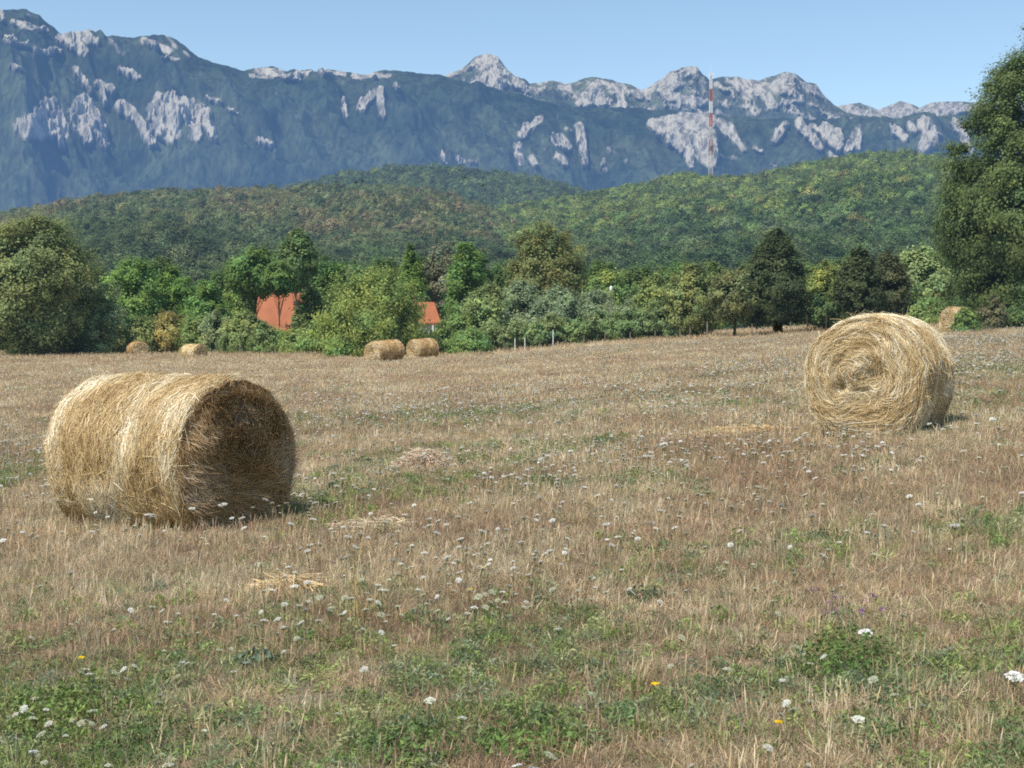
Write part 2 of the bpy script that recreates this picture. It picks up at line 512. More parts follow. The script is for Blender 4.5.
def meadow():
    rng = np.random.default_rng(11)
    W1 = np.ones(3)
    protos = []
    # 0-3 dry tufts near, 4-6 dry tufts with seed heads, 7-9 green grass, 10-12 leafy weeds, 13-15 broad far tufts
    for i in range(4):
        d = [blade_set(rng, 40, .08, .025, .095, .0040, .5, W1, .34, lean=.5),
             blade_set(rng, 34, .09, .015, .06, .0048, .8, W1 * .85, .4, lean=1.1)]
        protos.append(make_mesh('dry_tuft', *[merge(d)[0], merge(d)[1]], [M_grass], vc=merge(d)[2]))
    for i in range(3):
        d = merge([blade_set(rng, 30, .085, .02, .09, .004, .5, W1, .32, lean=.6), seed_heads(rng, 7, .08, .07, .17, W1 * 1.15)])
        protos.append(make_mesh('seed_tuft', d[0], d[1], [M_grass], vc=d[2]))
    for i in range(3):
        d = merge([blade_set(rng, 42, .075, .03, .10, .0050, .6, W1, .28, lean=.55)])
        protos.append(make_mesh('green_tuft', d[0], d[1], [M_grass], vc=d[2]))
    for i in range(3):
        n = 70
        a = rng.uniform(0, 2 * PI, n); r = .085 * np.sqrt(rng.uniform(0, 1, n)); z = rng.uniform(.01, .11, n) * (1 - r / .14)
        C = np.stack([r * np.cos(a), r * np.sin(a), z], 1)
        d = merge([diamonds(C, rng.normal(size=(n, 3)) * .8 + np.array([0, 0, .7]) + .5 * np.stack([np.cos(a), np.sin(a), a * 0], 1), .0095, rng, np.ones((n, 3)) * rng.uniform(.6, 1.5, (n, 1)), 3.2),
                   blade_set(rng, 22, .08, .03, .11, .0035, .4, W1 * .9, .3, lean=.5)])
        protos.append(make_mesh('leafy_weed', d[0], d[1], [M_grass], vc=d[2]))
    for i in range(3):
        d = merge([blade_set(rng, 60, .10, .03, .115, .0060, .45, W1, .38, k=3, lean=.5), seed_heads(rng, 6, .1, .08, .16, W1 * 1.1)])
        protos.append(make_mesh('far_tuft', d[0], d[1], [M_grass], vc=d[2]))
    # sample: density falls with distance, tufts widen
    def sample(n, y0, y1, pw, half=.50, pad=2.0):
        u = rng.uniform(0, 1, n)
        e = 2 - pw
        y = (y0 ** e + u * (y1 ** e - y0 ** e)) ** (1 / e)
        x = rng.uniform(-1, 1, n) * (half * y + pad)
        return x, y
    x, y = sample(110000, 4.3, 150, 1.55)
    n = len(x)
    g = field_green(x, y); p = blobs(_pb, x, y)
    u = rng.uniform(0, 1, n)
    far = y > 32
    kind = rng.integers(0, 4, n)
    kind = np.where(rng.uniform(0, 1, n) < .27, rng.integers(4, 7, n), kind)
    kind = np.where(far, rng.integers(13, 16, n), kind)
    isg = u < g * .72
    leafy = isg & (rng.uniform(0, 1, n) < .42)
    kind = np.where(isg, rng.integers(7, 10, n), kind)
    kind = np.where(leafy & ~far, rng.integers(10, 13, n), kind)
    # colours
    dry = np.array([[.54, .41, .28], [.62, .50, .34], [.45, .32, .225], [.70, .60, .44], [.40, .285, .20], [.54, .42, .25], [.48, .44, .30]])
    patch = fbm(x * .8, y * .5, 41, 4)
    di = (rng.uniform(0, 1, n) * .75 + (patch - .5) * 1.4 + .12)
    order = np.array([4, 2, 0, 5, 6, 1, 3])
    ci = order[np.clip((di * 7).astype(int), 0, 6)]
    tint = dry[ci] * rng.uniform(.8, 1.2, (n, 1)) * np.array([[1.0, .97, .90]])
    green = np.array([[.19, .26, .075], [.25, .31, .10], [.15, .215, .09], [.31, .32, .16], [.21, .25, .15]])
    tg = green[rng.integers(0, 5, n)] * rng.uniform(.85, 1.5, (n, 1))
    tint = np.where(isg[:, None], tg, tint)
    pale = np.array([.76, .63, .40])
    tint = np.where(((rng.uniform(0, 1, n) < p * .85) & ~isg)[:, None], pale * rng.uniform(.75, 1.15, (n, 1)), tint)
    hscale = (.75 + .6 * fbm(x * 1.3, y * 1.3, 77, 3)) * (1 + 1.6 * sstep(92, 112, y)) * (.78 + .22 * sstep(7, 11, y)) * rng.uniform(.75, 1.3, n)
    wide = np.clip(y / 9, 1, 40) ** .62
    scl = np.stack([wide, wide, hscale], 1)
    # keep them out from under the two near bales
    hp = np.zeros(n, bool)
    for hx, hy, hrx, hry in HEAPS:
        hp |= (((x - hx) / hrx) ** 2 + ((y - hy) / hry) ** 2 < .8)
    def under(cx, cy, rz, ha, hb):
        ca, sa = math.cos(rz), math.sin(rz)
        lx = (x - cx) * ca + (y - cy) * sa; ly = -(x - cx) * sa + (y - cy) * ca
        return (np.abs(lx) < ha) & (np.abs(ly) < hb)
    keep = ~(hp & (rng.uniform(0, 1, n) < .75)) & ~under(-3.35, 13.95, math.atan2(-.56, .83), .86, .58) & ~under(4.72, 18.2, math.atan2(-.89, -.46), .66, .52)
    rot = np.stack([rng.normal(0, .06, n), rng.normal(0, .06, n), rng.uniform(0, 2 * PI, n)], 1)
    pts = np.stack([x, y, gz(x, y)], 1)
    o = scatter('meadow_grass', pts[keep], kind[keep], rot[keep], scl[keep], tint[keep], protos)
    tag(o, 'dry brown and green meadow grass covering the whole field', 'grass', kind='stuff')
    return rng


meadow()

# --- wild carrot flowers: the near ones each a plant of its own, the rest as stuff
FLOWER_ZONES = [(450, 418, 2.8, 3.5, 1.0), (520, 400, 3, 4, .7), (330, 410, 2.0, 3.5, .6), (700, 400, 4, 5, .6), (900, 370, 5, 8, .9), (980, 345, 5, 10, 1.0),
                (600, 470, 2, 2, .5), (30, 460, 1.2, 3, .7), (250, 510, 1.0, 1.0, .7), (700, 540, .8, 1.2, .4), (460, 600, 1.0, 1.0, .7), (320, 590, .5, .6, .7), (250, 400, 2, 4, .5),
                (420, 650, .9, .5, .6), (560, 560, 1, 1, .35), (640, 350, 8, 10, .6), (820, 590, .9, .9, .4)]
_fz = [(*ground_hit(a, b), c, d, e) for a, b, c, d, e in FLOWER_ZONES]


def flowers():
    rng = np.random.default_rng(23)
    n = 260000
    e = 2 - 1.2
    u = rng.uniform(0, 1, n)
    y = (4.6 ** e + u * (95 ** e - 4.6 ** e)) ** (1 / e)
    x = rng.uniform(-1, 1, n) * (.47 * y + 1.2)
    dens = (blobs(_fz, x, y) * .42 + .05) * (.35 + .65 * sstep(7, 14, y)) + .14 * sstep(.55, .8, fbm(x * .7, y * .5, 91, 3))
    k = rng.uniform(0, 1, n) < dens * (.40 + .26 * sstep(9, 18, y))
    x, y = x[k], y[k]
    k = ~((((x + 3.35) / 1.1) ** 2 + ((y - 14.1) / .95) ** 2 < 1) | (((x - 4.75) / .9) ** 2 + ((y - 18.4) / .9) ** 2 < 1))
    x, y = x[k], y[k]
    z = gz(x, y)
    px, py = proj(x, y, z + .15)
    vis = (px > 2) & (px < 1022) & (py < 766)
    order = np.argsort(np.where(vis, y, 1e6))
    ind = order[:260]
    rest = np.ones(len(x), bool); rest[ind] = False
    meshes = []
    for i in range(8):
        st, hd = umbel_mesh_data(rng, h=rng.uniform(.10, .21), R=rng.uniform(.008, .020), white=[(.74, .74, .66), (.60, .61, .46), (.50, .51, .36), (.68, .66, .58)][i % 4])
        meshes.append((make_mesh('stem', st[0], st[1], [M_plant], vc=st[2]), make_mesh('flower_head', hd[0], hd[1], [M_petal], vc=hd[2]),
                       merge([st, hd])))
    roots = []
    for j, i in enumerate(ind):
        kk = int(rng.integers(0, 8))
        loc = (float(x[i]), float(y[i]), float(z[i])); rz = float(rng.uniform(0, 6.28))
        if j < 110:
            r = thing('wild_carrot', 'small white wild carrot umbel on a thin green stem in the near meadow grass', 'wildflower', loc, rz, 'wild carrot flowers in the meadow')
            link('stem', meshes[kk][0], r); link('flower_head', meshes[kk][1], r)
        else:
            me = FL_SINGLE.get(kk)
            if me is None:
                v, q, c = meshes[kk][2]
                me = make_mesh('wild_carrot', v, q, [M_petal], vc=c); FL_SINGLE[kk] = me
            r = link('wild_carrot', me)
            r.location = loc; r.rotation_euler = (0, 0, rz)
            tag(r, 'small white wild carrot umbel on a thin green stem in the near meadow grass', 'wildflower', 'wild carrot flowers in the meadow')
        s = float(rng.uniform(.75, 1.25)); r.scale = (s, s, s)
    # the rest
    pm = []
    for i in range(5):
        st, hd = umbel_mesh_data(rng, h=rng.uniform(.15, .24), R=rng.uniform(.015, .031), white=[(.86, .86, .80), (.80, .80, .68), (.66, .66, .50), (.84, .82, .76), (.86, .86, .82)][i])
        v, q, c = merge([st, hd])
        pm.append(make_mesh('far_carrot', v, q, [M_grass], vc=c))
    xr, yr, zr = x[rest], y[rest], z[rest]
    m = len(xr)
    sc = rng.uniform(.6, 1.2, m) * np.clip(yr / 22, 1, 3) ** .45
    o = scatter('wild_carrot_flowers', np.stack([xr, yr, zr], 1), rng.integers(0, 5, m), np.stack([rng.normal(0, .12, m), rng.normal(0, .12, m), rng.uniform(0, 6.28, m)], 1),
                np.stack([sc, sc, np.clip(sc, .7, 1.2)], 1), np.ones((m, 3)) * rng.uniform(.7, 1.05, (m, 1)), pm)
    tag(o, 'countless white wild carrot flowers scattered far across the meadow', 'wildflowers', kind='stuff')


FL_SINGLE = {}
flowers()


# ------------------------------------------------------------------ single plants of the foreground
def place(px, py): 
    x, y = ground_hit(px, py)
    return (x, y, gzf(x, y))


def weed(name, label, px, py, R, H, n, leaf, col, seed, stems=10, cat='weed', yellow=0):
    rng = np.random.default_rng(seed)
    r = thing(name, label, cat, place(px, py), rng.uniform(0, 6))
    a = rng.uniform(0, 2 * PI, n); rr = R * np.sqrt(rng.uniform(0, 1, n)); z = H * rng.uniform(.05, 1, n) * (1 - .55 * (rr / R) ** 2)
    C = np.stack([rr * np.cos(a), rr * np.sin(a), z], 1)
    cols = np.array(col) * rng.uniform(.55, 1.45, (n, 1)) * (1 + rng.normal(0, .08, (n, 3)))
    v, q, c = diamonds(C, rng.normal(size=(n, 3)) * .6 + np.array([0, 0, .9]) + .7 * np.stack([np.cos(a), np.sin(a), a * 0], 1), leaf, rng, cols, 2.1)
    link('leaves', make_mesh('leaves', v, q, [M_plant], vc=c), r)
    v, q, c = blade_set(rng, stems, R * .5, H * .5, H * 1.05, .004, .3, np.array(col) * .8, .2, lean=.6)
    link('stem', make_mesh('stem', v, q, [M_plant], vc=c), r)
    return r


weed('leafy_weed', 'large bushy green weed with a white flower beside it in the right foreground', 850, 676, .26, .22, 1100, .0115, (.12, .19, .055), 301, 60)
weed('leafy_weed', 'low dark green weed just right of the big left bale', 338, 489, .13, .11, 190, .020, (.055, .11, .05), 302)
weed('leafy_weed', 'small green weed just left of the pale heap of cut grass', 362, 465, .12, .10, 150, .02, (.06, .115, .05), 303)
weed('leafy_weed', 'low spreading green weed in the middle of the field below the right bale', 826, 542, .17, .08, 200, .017, (.085, .14, .06), 304)
weed('leafy_weed', 'grey green weed tuft in brown grass at the centre right foreground', 645, 601, .13, .09, 190, .015, (.09, .13, .07), 305)
weed('leafy_weed', 'bright green weed clump at the bottom edge, centre of the foreground', 540, 760, .26, .12, 700, .014, (.15, .23, .065), 306, 40)
weed('leafy_weed', 'tall yellow green weed clump in the bottom left corner of the field', 60, 735, .34, .20, 1100, .0135, (.19, .25, .075), 307, 60)
weed('leafy_weed', 'dark green feathery weed at the bottom edge, right of the corner clump', 150, 765, .24, .15, 900, .0085, (.09, .15, .055), 308, 70)
weed('leafy_weed', 'green leafy weed at the bottom edge below the white flowers left of centre', 415, 766, .22, .13, 560, .0135, (.14, .21, .065), 309, 40)
weed('leafy_weed', 'pale blue green weed rosette in the left foreground', 258, 668, .12, .09, 130, .022, (.15, .20, .14), 310)


def umbel_thing(label, px, py, h, R, white, seed, cat='wildflower', name='wild_carrot'):
    rng = np.random.default_rng(seed)
    st, hd = umbel_mesh_data(rng, h, R, white, tilt=(.06, .28))
    r = thing(name, label, cat, place(px, py))
    link('stem', make_mesh('stem', st[0], st[1], [M_plant], vc=st[2]), r)
    link('flower_head', make_mesh('flower_head', hd[0], hd[1], [M_petal], vc=hd[2]), r)


umbel_thing('big bright white umbel standing above the bushy weed on the right', 871, 664, .12, .034, (.86, .86, .83), 401)
umbel_thing('wide white umbel at the right edge of the foreground', 1010, 722, .13, .038, (.84, .84, .80), 402)
umbel_thing('white umbel at the bottom edge right of centre', 854, 765, .15, .024, (.80, .79, .70), 403)
umbel_thing('cream white flower head in the bottom left part of the meadow', 427, 745, .16, .024, (.72, .72, .60), 404)


def yellow_flower(label, px, py, h, seed):
    rng = np.random.default_rng(seed)
    r = thing('yellow_flower', label, 'wildflower', place(px, py))
    v, q, c = blade_set(rng, 3, .01, h * .9, h, .004, .05, (.12, .17, .05), .1, lean=.05)
    link('stem', make_mesh('stem', v, q, [M_plant], vc=c), r)
    n = 22
    a = np.arange(n) * 2.399; rr = .014 * np.sqrt((np.arange(n) + .5) / n)
    C = np.stack([rr * np.cos(a), rr * np.sin(a), h + .004 - rr * .2], 1)
    v, q, c = diamonds(C, rng.normal(size=(n, 3)) * .3 + np.array([0, -.5, 1]), .010, rng, np.array([.75, .52, .02]) * rng.uniform(.8, 1.1, (n, 1)), 1.5)
    link('petals', make_mesh('petals', v, q, [M_petal], vc=c), r)


yellow_flower('yellow flower at the bottom of the meadow, right of the centre green clump', 655, 736, .16, 421)
yellow_flower('yellow flower low in grass near the bottom right white umbel', 778, 752, .10, 422)
yellow_flower('yellow flower in brown grass in the middle of the foreground, upper of the pair', 482, 590, .11, 423)
yellow_flower('yellow flower in brown grass in the middle of the foreground, lower of the pair', 470, 612, .11, 424)
yellow_flower('orange yellow flower among the tall green weeds at the left edge', 82, 690, .14, 425)


def purple_plant(label, px, py, seed):
    rng = np.random.default_rng(seed)
    r = thing('purple_thistle', label, 'wildflower', place(px, py))
    n = 9
    v, q, c = blade_set(rng, n, .05, .10, .2, .0035, .1, (.15, .17, .08), .2, lean=.3)
    link('stem', make_mesh('stem', v, q, [M_plant], vc=c), r)
    C = v.reshape(n, -1, 3)[:, -1]
    C = np.repeat(C, 8, 0) + rng.normal(0, .007, (n * 8, 3))
    v, q, c = diamonds(C, rng.normal(size=C.shape) + np.array([0, 0, .6]), .008, rng, np.array([.33, .13, .36]) * rng.uniform(.7, 1.2, (len(C), 1)), 1.5)
    link('flower_head', make_mesh('flower_head', v, q, [M_petal], vc=c), r)


purple_plant('purple thistle flowers above the bushy weed on the right', 868, 640, 441)
purple_plant('purple thistle flowers left of the bushy weed', 824, 634, 442)


def straw_heap(name, label, px, py, rx, ry, h, n, col, seed, cat='straw'):
    rng = np.random.default_rng(seed)
    x0, y0, z0 = place(px, py)
    a = rng.uniform(0, 2 * PI, n); rr = np.sqrt(rng.uniform(0, 1, n)) ** 1.2
    lx, ly = rx * rr * np.cos(a), ry * rr * np.sin(a)
    zz = gz(x0 + lx, y0 + ly) - z0 + .02 + h * (1 - rr ** 2) * rng.uniform(.3, 1.05, n)
    C = np.stack([lx, ly, zz], 1)
    d = rng.uniform(0, 2 * PI, n)
    D = unit(np.stack([np.cos(d), np.sin(d), rng.normal(.05, .25, n)], 1))
    Ls = rng.uniform(.10, .38, n)
    s = np.linspace(-.5, .5, 4)[None, :, None]
    P = C[:, None] + D[:, None] * Ls[:, None, None] * s + np.array([0, 0, -1.0]) * (s ** 2) * Ls[:, None, None] * .4
    W = unit(np.cross(D, rng.normal(size=(n, 3))))
    cols = np.array(col) * rng.uniform(.6, 1.35, (n, 1)) * (1 + rng.normal(0, .05, (n, 3)))
    v, q, c = strips(P, np.repeat(W[:, None], 4, 1), np.full((n, 4), .006), cols)
    tag(link(name, make_mesh(name, v, q, [M_straw], vc=c), loc=(x0, y0, z0)), label, cat)


straw_heap('straw_heap', 'low pale heap of cut grass in the middle of the field', 424, 468, .36, .32, .20, 3600, (.68, .55, .40), 501)
straw_heap('straw_heap', 'flat golden strip of straw on the ground left of the right bale', 735, 434, .75, .4, .07, 2400, (.66, .51, .29), 502)
straw_heap('straw_heap', 'small golden patch of straw in the left foreground', 290, 590, .20, .14, .07, 520, (.66, .50, .28), 503)
straw_heap('straw_heap', 'scattered pale straw beside the tall dry stalks left of centre', 370, 528, .40, .35, .05, 650, (.64, .52, .35), 504)


def stalks(label, px, py, n, h, seed):
    rng = np.random.default_rng(seed)
    r = thing('dry_stalks', label, 'stalks', place(px, py))
    v, q, c = blade_set(rng, n, .10, h * .5, h, .0085, .12, (.74, .53, .26), .15, lean=.22)
    link('stalk', make_mesh('stalk', v, q, [M_plant], vc=c), r)
    v, q, c = blade_set(rng, n * 2, .09, h * .2, h * .5, .006, .5, (.5, .38, .2), .2, lean=.5)
    link('leaves', make_mesh('leaves', v, q, [M_plant], vc=c), r)


stalks('tall golden dry stalks left of centre in the foreground', 362, 625, 15, .62, 521)


# ------------------------------------------------------------------ hay bales
STRAW = np.array([[.78, .61, .35], [.84, .70, .45], [.71, .54, .28], [.63, .46, .23], [.96, .87, .66], [.54, .38, .18]])


def hay_bale(label, loc, rz, R, L, n_side, n_cap, seed, wid=.006, squash=(1.05, .96), style='swirl', cat='hay bale', dark=1.0, side_tint=(1, 1, 1)):
    rng = np.random.default_rng(seed)
    root = thing('hay_bale', label, cat, loc, rz, 'round hay bales on the mown field')
    cz = R * squash[1] * .93

    def surf(x, th, off=0.0):
        lump = 1 + .06 * (fbm(x * 2.2 + 31, np.cos(th) * 2 + 5, seed, 3) - .5) + .035 * (fbm(x * 9, th * 5, seed + 2, 3) - .5) + .05 * (fbm(np.sin(th) * 2.2 + 9, x * 3 + 2, seed + 3, 3) - .5)
        groove = -.018 * np.exp(-((np.mod(x / L + .5, .25) - .125) / .03) ** 2)
        edge = np.clip(np.abs(x) / (L / 2), 0, 1)
        rnd = 1 - .05 * edge ** 12
        r = R * (lump + groove) * rnd + off
        ct = np.cos(th); ct = np.where(np.sin(th) < 0, np.sign(ct) * np.abs(ct) ** .62, ct)     # sags wide where it sits
        yy = r * ct * squash[0]; zz = r * np.sin(th) * squash[1]
        zz = np.maximum(zz, -cz + .0)          # flattened where it rests on the ground
        return np.stack([x, yy, zz + cz], -1)

    pits = [(-.36, -.16, .11, .13), (.22, .02, .20, .06), (.05, .34, .14, -.06), (-.12, .12, .14, -.05), (.02, -.30, .18, .04)] if style == 'swirl' else [(.1, .15, .2, .07), (-.2, -.1, .2, .06)] if style == 'messy' else [(0, .05, .3, .03)]

    def cap(side, u, v, off=0.0):
        """u,v on the unit disc (y and z)"""
        rr = np.hypot(u, v)
        th = np.arctan2(v, u)
        rim = surf(np.full_like(rr, side * L / 2), th)
        h = .05 * (1 - rr ** 2) - .055 * np.clip(rr - .86, 0, 1) ** 1 / .14
        h = h + (.16 if style == 'messy' else .05) * (fbm(u * 3 + 5, v * 3 + seed, seed + 7, 3) - .5) + .010 * np.sin(rr * 30 + th)
        for pu, pv, pr_, pd in pits:
            h = h - pd * np.exp(-((u - pu) ** 2 + (v - pv) ** 2) / pr_ ** 2)
        cy = rim[..., 1] * rr; zz = (rim[..., 2] - cz) * rr + cz
        return np.stack([side * (L / 2 + h + off), cy, zz], -1)

    # core
    nx, nt = 40, 120
    xg = np.linspace(-L / 2, L / 2, nx); tg = np.linspace(0, 2 * PI, nt, endpoint=False)
    Xg, Tg = np.meshgrid(xg, tg, indexing='ij')
    V = surf(Xg, Tg, -.02).reshape(-1, 3)
    i0 = np.arange(nx * nt).reshape(nx, nt); i1 = np.roll(i0, -1, 1)
    Q = np.stack([i0[:-1], i1[:-1], i1[1:], i0[1:]], -1).reshape(-1, 4)
    base_c = STRAW[3] * .95 * dark
    cores = [(V, Q, np.tile(base_c * 1.15, (len(V), 1)))]
    # side strips
    n = n_side
    x = rng.uniform(-1, 1, n) * L / 2 * 1.0
    th = rng.uniform(0, 2 * PI, n)
    ang = rng.normal(0, .33, n) + np.where(rng.uniform(0, 1, n) < .22, rng.normal(0, .9, n), 0)
    ln = rng.uniform(.06, .26, n)
    off = rng.uniform(-.012, .014, n) + np.where(rng.uniform(0, 1, n) < .04, rng.uniform(0, .02, n), 0)
    k = 5
    s = np.linspace(-.5, .5, k)[None]
    xs_ = x[:, None] + ln[:, None] * np.sin(ang)[:, None] * s
    ts_ = th[:, None] + ln[:, None] * np.cos(ang)[:, None] * s / R
    lift = off[:, None] + (np.abs(s) * 2) ** 3 * rng.uniform(-.01, .010, n)[:, None]
    over = np.abs(xs_) > L / 2 + .03
    xs_ = np.clip(xs_, -L / 2 - .03, L / 2 + .03)
    P = surf(xs_, ts_, lift)
    P[..., 2] = np.maximum(P[..., 2], .0)
    nrm = np.stack([np.zeros_like(ts_), np.cos(ts_), np.sin(ts_)], -1)
    T = unit(np.gradient(P, axis=1))
    roll = rng.normal(0, .7, n)[:, None, None]
    Wd = unit(np.cross(T, nrm)); Wd = unit(Wd * np.cos(roll) + nrm * np.sin(roll))
    band = .5 + 1.25 * (fbm(x * 4.0 + seed, th * 1.6, seed + 11, 3) - .5)
    ci = np.clip((rng.uniform(0, 1, n) * .75 + (band - .5) * 1.3 + .17) * 6, 0, 5).astype(int)
    col = STRAW[np.array([5, 3, 2, 0, 1, 4])[ci]] * rng.uniform(.75, 1.18, (n, 1)) * dark
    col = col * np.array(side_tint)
    v, q, c = strips(P, Wd, np.tile(np.array([.7, 1, 1, 1, .5]), (n, 1)) * wid * rng.uniform(.6, 1.5, (n, 1)), col)
    roll_parts = [cores[0], (v, q, c)]
    # two ends
    for side in (1, -1):
        m = n_cap if side == 1 else n_cap // 5
        nr = 16
        rg = np.linspace(0, 1.0, nr)
        Rg, Tg2 = np.meshgrid(rg, tg, indexing='ij')
        Vc = cap(side, Rg * np.cos(Tg2), Rg * np.sin(Tg2), -.025).reshape(-1, 3)
        j0 = np.arange(nr * nt).reshape(nr, nt); j1 = np.roll(j0, -1, 1)
        Qc = np.stack([j0[:-1], j0[1:], j1[1:], j1[:-1]], -1).reshape(-1, 4)
        if side == -1: Qc = Qc[:, ::-1]
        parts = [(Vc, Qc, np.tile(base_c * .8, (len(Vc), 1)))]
        r0 = np.sqrt(rng.uniform(0, 1, m)); t0 = rng.uniform(0, 2 * PI, m)
        u0, v0 = r0 * np.cos(t0), r0 * np.sin(t0)
        if style != 'messy':
            du, dv = -(v0 - .04), (u0 + .03)
            a0 = np.arctan2(dv, du) + (fbm(u0 * 2.3 + 3, v0 * 2.3 + 8, seed + 21, 3) - .5) * 6.5 * np.clip(1.0 - r0, .08, 1) + rng.normal(0, .20, m) + rng.normal(0, .5, m) * (rng.uniform(0, 1, m) < .2)
        else:
            a0 = np.arctan2(u0, -v0) + (fbm(u0 * 3 + 3, v0 * 3 + 8, seed + 21, 3) - .5) * 6 * (1.1 - r0 * .6) + rng.normal(0, .6, m)
        l0 = rng.uniform(.10, .42, m) / R * (.55 + .45 * r0)
        curve = (1.0 / np.maximum(r0, .25)) * (1 if style != 'messy' else .3)
        k = 6
        s = np.linspace(-.5, .5, k)[None]
        aa = a0[:, None] + curve[:, None] * l0[:, None] * s * (1 if style != 'messy' else rng.normal(0, 1, m)[:, None])
        us = u0[:, None] + l0[:, None] * s * np.cos(aa); vs = v0[:, None] + l0[:, None] * s * np.sin(aa)
        rr = np.hypot(us, vs); f = np.where(rr > 1.0, 1.0 / rr, 1); us *= f; vs *= f
        offc = rng.uniform(-.01, .03, m) + np.where(rng.uniform(0, 1, m) < .10, rng.uniform(0, .05, m), 0)
        lf = offc[:, None] + (np.abs(s) * 2) ** 3 * rng.uniform(-.01, .03, m)[:, None]
        if style == 'messy': lf = lf + (s + .5) ** 2 * np.abs(rng.normal(0, .05, m))[:, None]
        P = cap(side, us, vs, lf)
        P[..., 2] = np.maximum(P[..., 2], 0)
        T = unit(np.gradient(P, axis=1))
        nn = np.zeros_like(P); nn[..., 0] = side
        roll = rng.normal(0, .7, m)[:, None, None]
        Wd = unit(np.cross(T, nn)); Wd = unit(Wd * np.cos(roll) + nn * np.sin(roll))
        bnd = fbm(u0 * 3.5, v0 * 3.5 + 4, seed + 31, 3)
        ci = np.clip((rng.uniform(0, 1, m) * .85 + (bnd - .5) * 1.0 + .08) * 6, 0, 5).astype(int)
        col = STRAW[np.array([5, 3, 2, 0, 1, 4])[ci]] * rng.uniform(.7, 1.15, (m, 1)) * dark
        if style == 'messy': col = col * np.array([.66, .58, .52])  # end darkened: its shade is put into the straw colour
        parts.append(strips(P, Wd, np.tile(np.array([.6, 1, 1, 1, 1, .4]), (m, 1)) * wid * rng.uniform(.6, 1.4, (m, 1)), col))
        ev, eq, ec = merge(parts)
        link('bale_end', make_mesh('bale_end', ev, eq, [M_straw], vc=ec), root)
    # loose straws standing off the surface and along the rims
    m = max(60, n_side // 60)
    x = np.where(rng.uniform(0, 1, m) < .6, np.sign(rng.normal(size=m)) * L / 2 * rng.uniform(.9, 1, m), rng.uniform(-1, 1, m) * L / 2)
    th = rng.uniform(-.5, PI + .5, m)
    p0 = surf(x, th)
    nrm = np.stack([np.sign(x) * .4 * (np.abs(x) > .85 * L / 2), np.cos(th), np.sin(th)], -1)
    tan = np.stack([x * 0, -np.sin(th), np.cos(th)], -1)
    D = unit(nrm * rng.uniform(.02, .45, (m, 1)) + tan * rng.normal(0, 1, (m, 1)) + rng.normal(0, .5, (m, 3)))
    l = rng.uniform(.05, .2, m)
    s = np.linspace(0, 1, 5)[None, :, None]
    P = p0[:, None] + D[:, None] * l[:, None, None] * s + np.array([0, 0, -1]) * s ** 2 * l[:, None, None] * rng.uniform(0, .5, (m, 1, 1))
    Wd = unit(np.cross(D, rng.normal(size=(m, 3))))
    v, q, c = strips(P, np.repeat(Wd[:, None], 5, 1), np.full((m, 5), wid * .75), STRAW[rng.integers(0, 5, m)] * dark)
    rv, rq, rc = merge(roll_parts + [(v, q, c)])
    link('straw_roll', make_mesh('straw_roll', rv, rq, [M_straw], vc=rc), root)
    return root


def on_ground(x, y, dz=0): return (x, y, gzf(x, y) + dz)


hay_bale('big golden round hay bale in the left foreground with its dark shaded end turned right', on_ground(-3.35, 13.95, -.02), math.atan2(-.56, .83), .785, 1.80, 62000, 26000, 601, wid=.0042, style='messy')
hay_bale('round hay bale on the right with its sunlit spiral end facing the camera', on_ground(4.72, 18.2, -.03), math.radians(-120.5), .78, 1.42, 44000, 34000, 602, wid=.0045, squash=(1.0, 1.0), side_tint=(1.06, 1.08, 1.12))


def far_bale(label, px, py, depth, rz, R, L, seed, wid, n=2600, style='plain', tint=(.80, .70, .62), tilt=0.0):  # tint: browner sides, weathering and weaker light put into the colour
    u, w = ray(px, py)
    x, y = float(u) * depth, depth
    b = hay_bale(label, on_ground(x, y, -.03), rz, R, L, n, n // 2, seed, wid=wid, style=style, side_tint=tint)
    b.rotation_euler = (0, tilt, rz)


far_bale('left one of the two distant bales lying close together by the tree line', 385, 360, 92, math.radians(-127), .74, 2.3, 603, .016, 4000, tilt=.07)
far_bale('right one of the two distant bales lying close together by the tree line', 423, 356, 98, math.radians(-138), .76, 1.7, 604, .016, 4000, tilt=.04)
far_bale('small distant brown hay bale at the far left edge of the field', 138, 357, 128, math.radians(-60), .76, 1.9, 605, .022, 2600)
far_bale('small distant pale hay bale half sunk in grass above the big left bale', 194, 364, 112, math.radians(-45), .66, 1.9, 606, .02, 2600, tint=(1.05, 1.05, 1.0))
far_bale('distant hay bale beside a bright green bush under the tall tree on the right', 956, 331, 80, math.radians(-158), .80, 1.1, 607, .014, 4000)


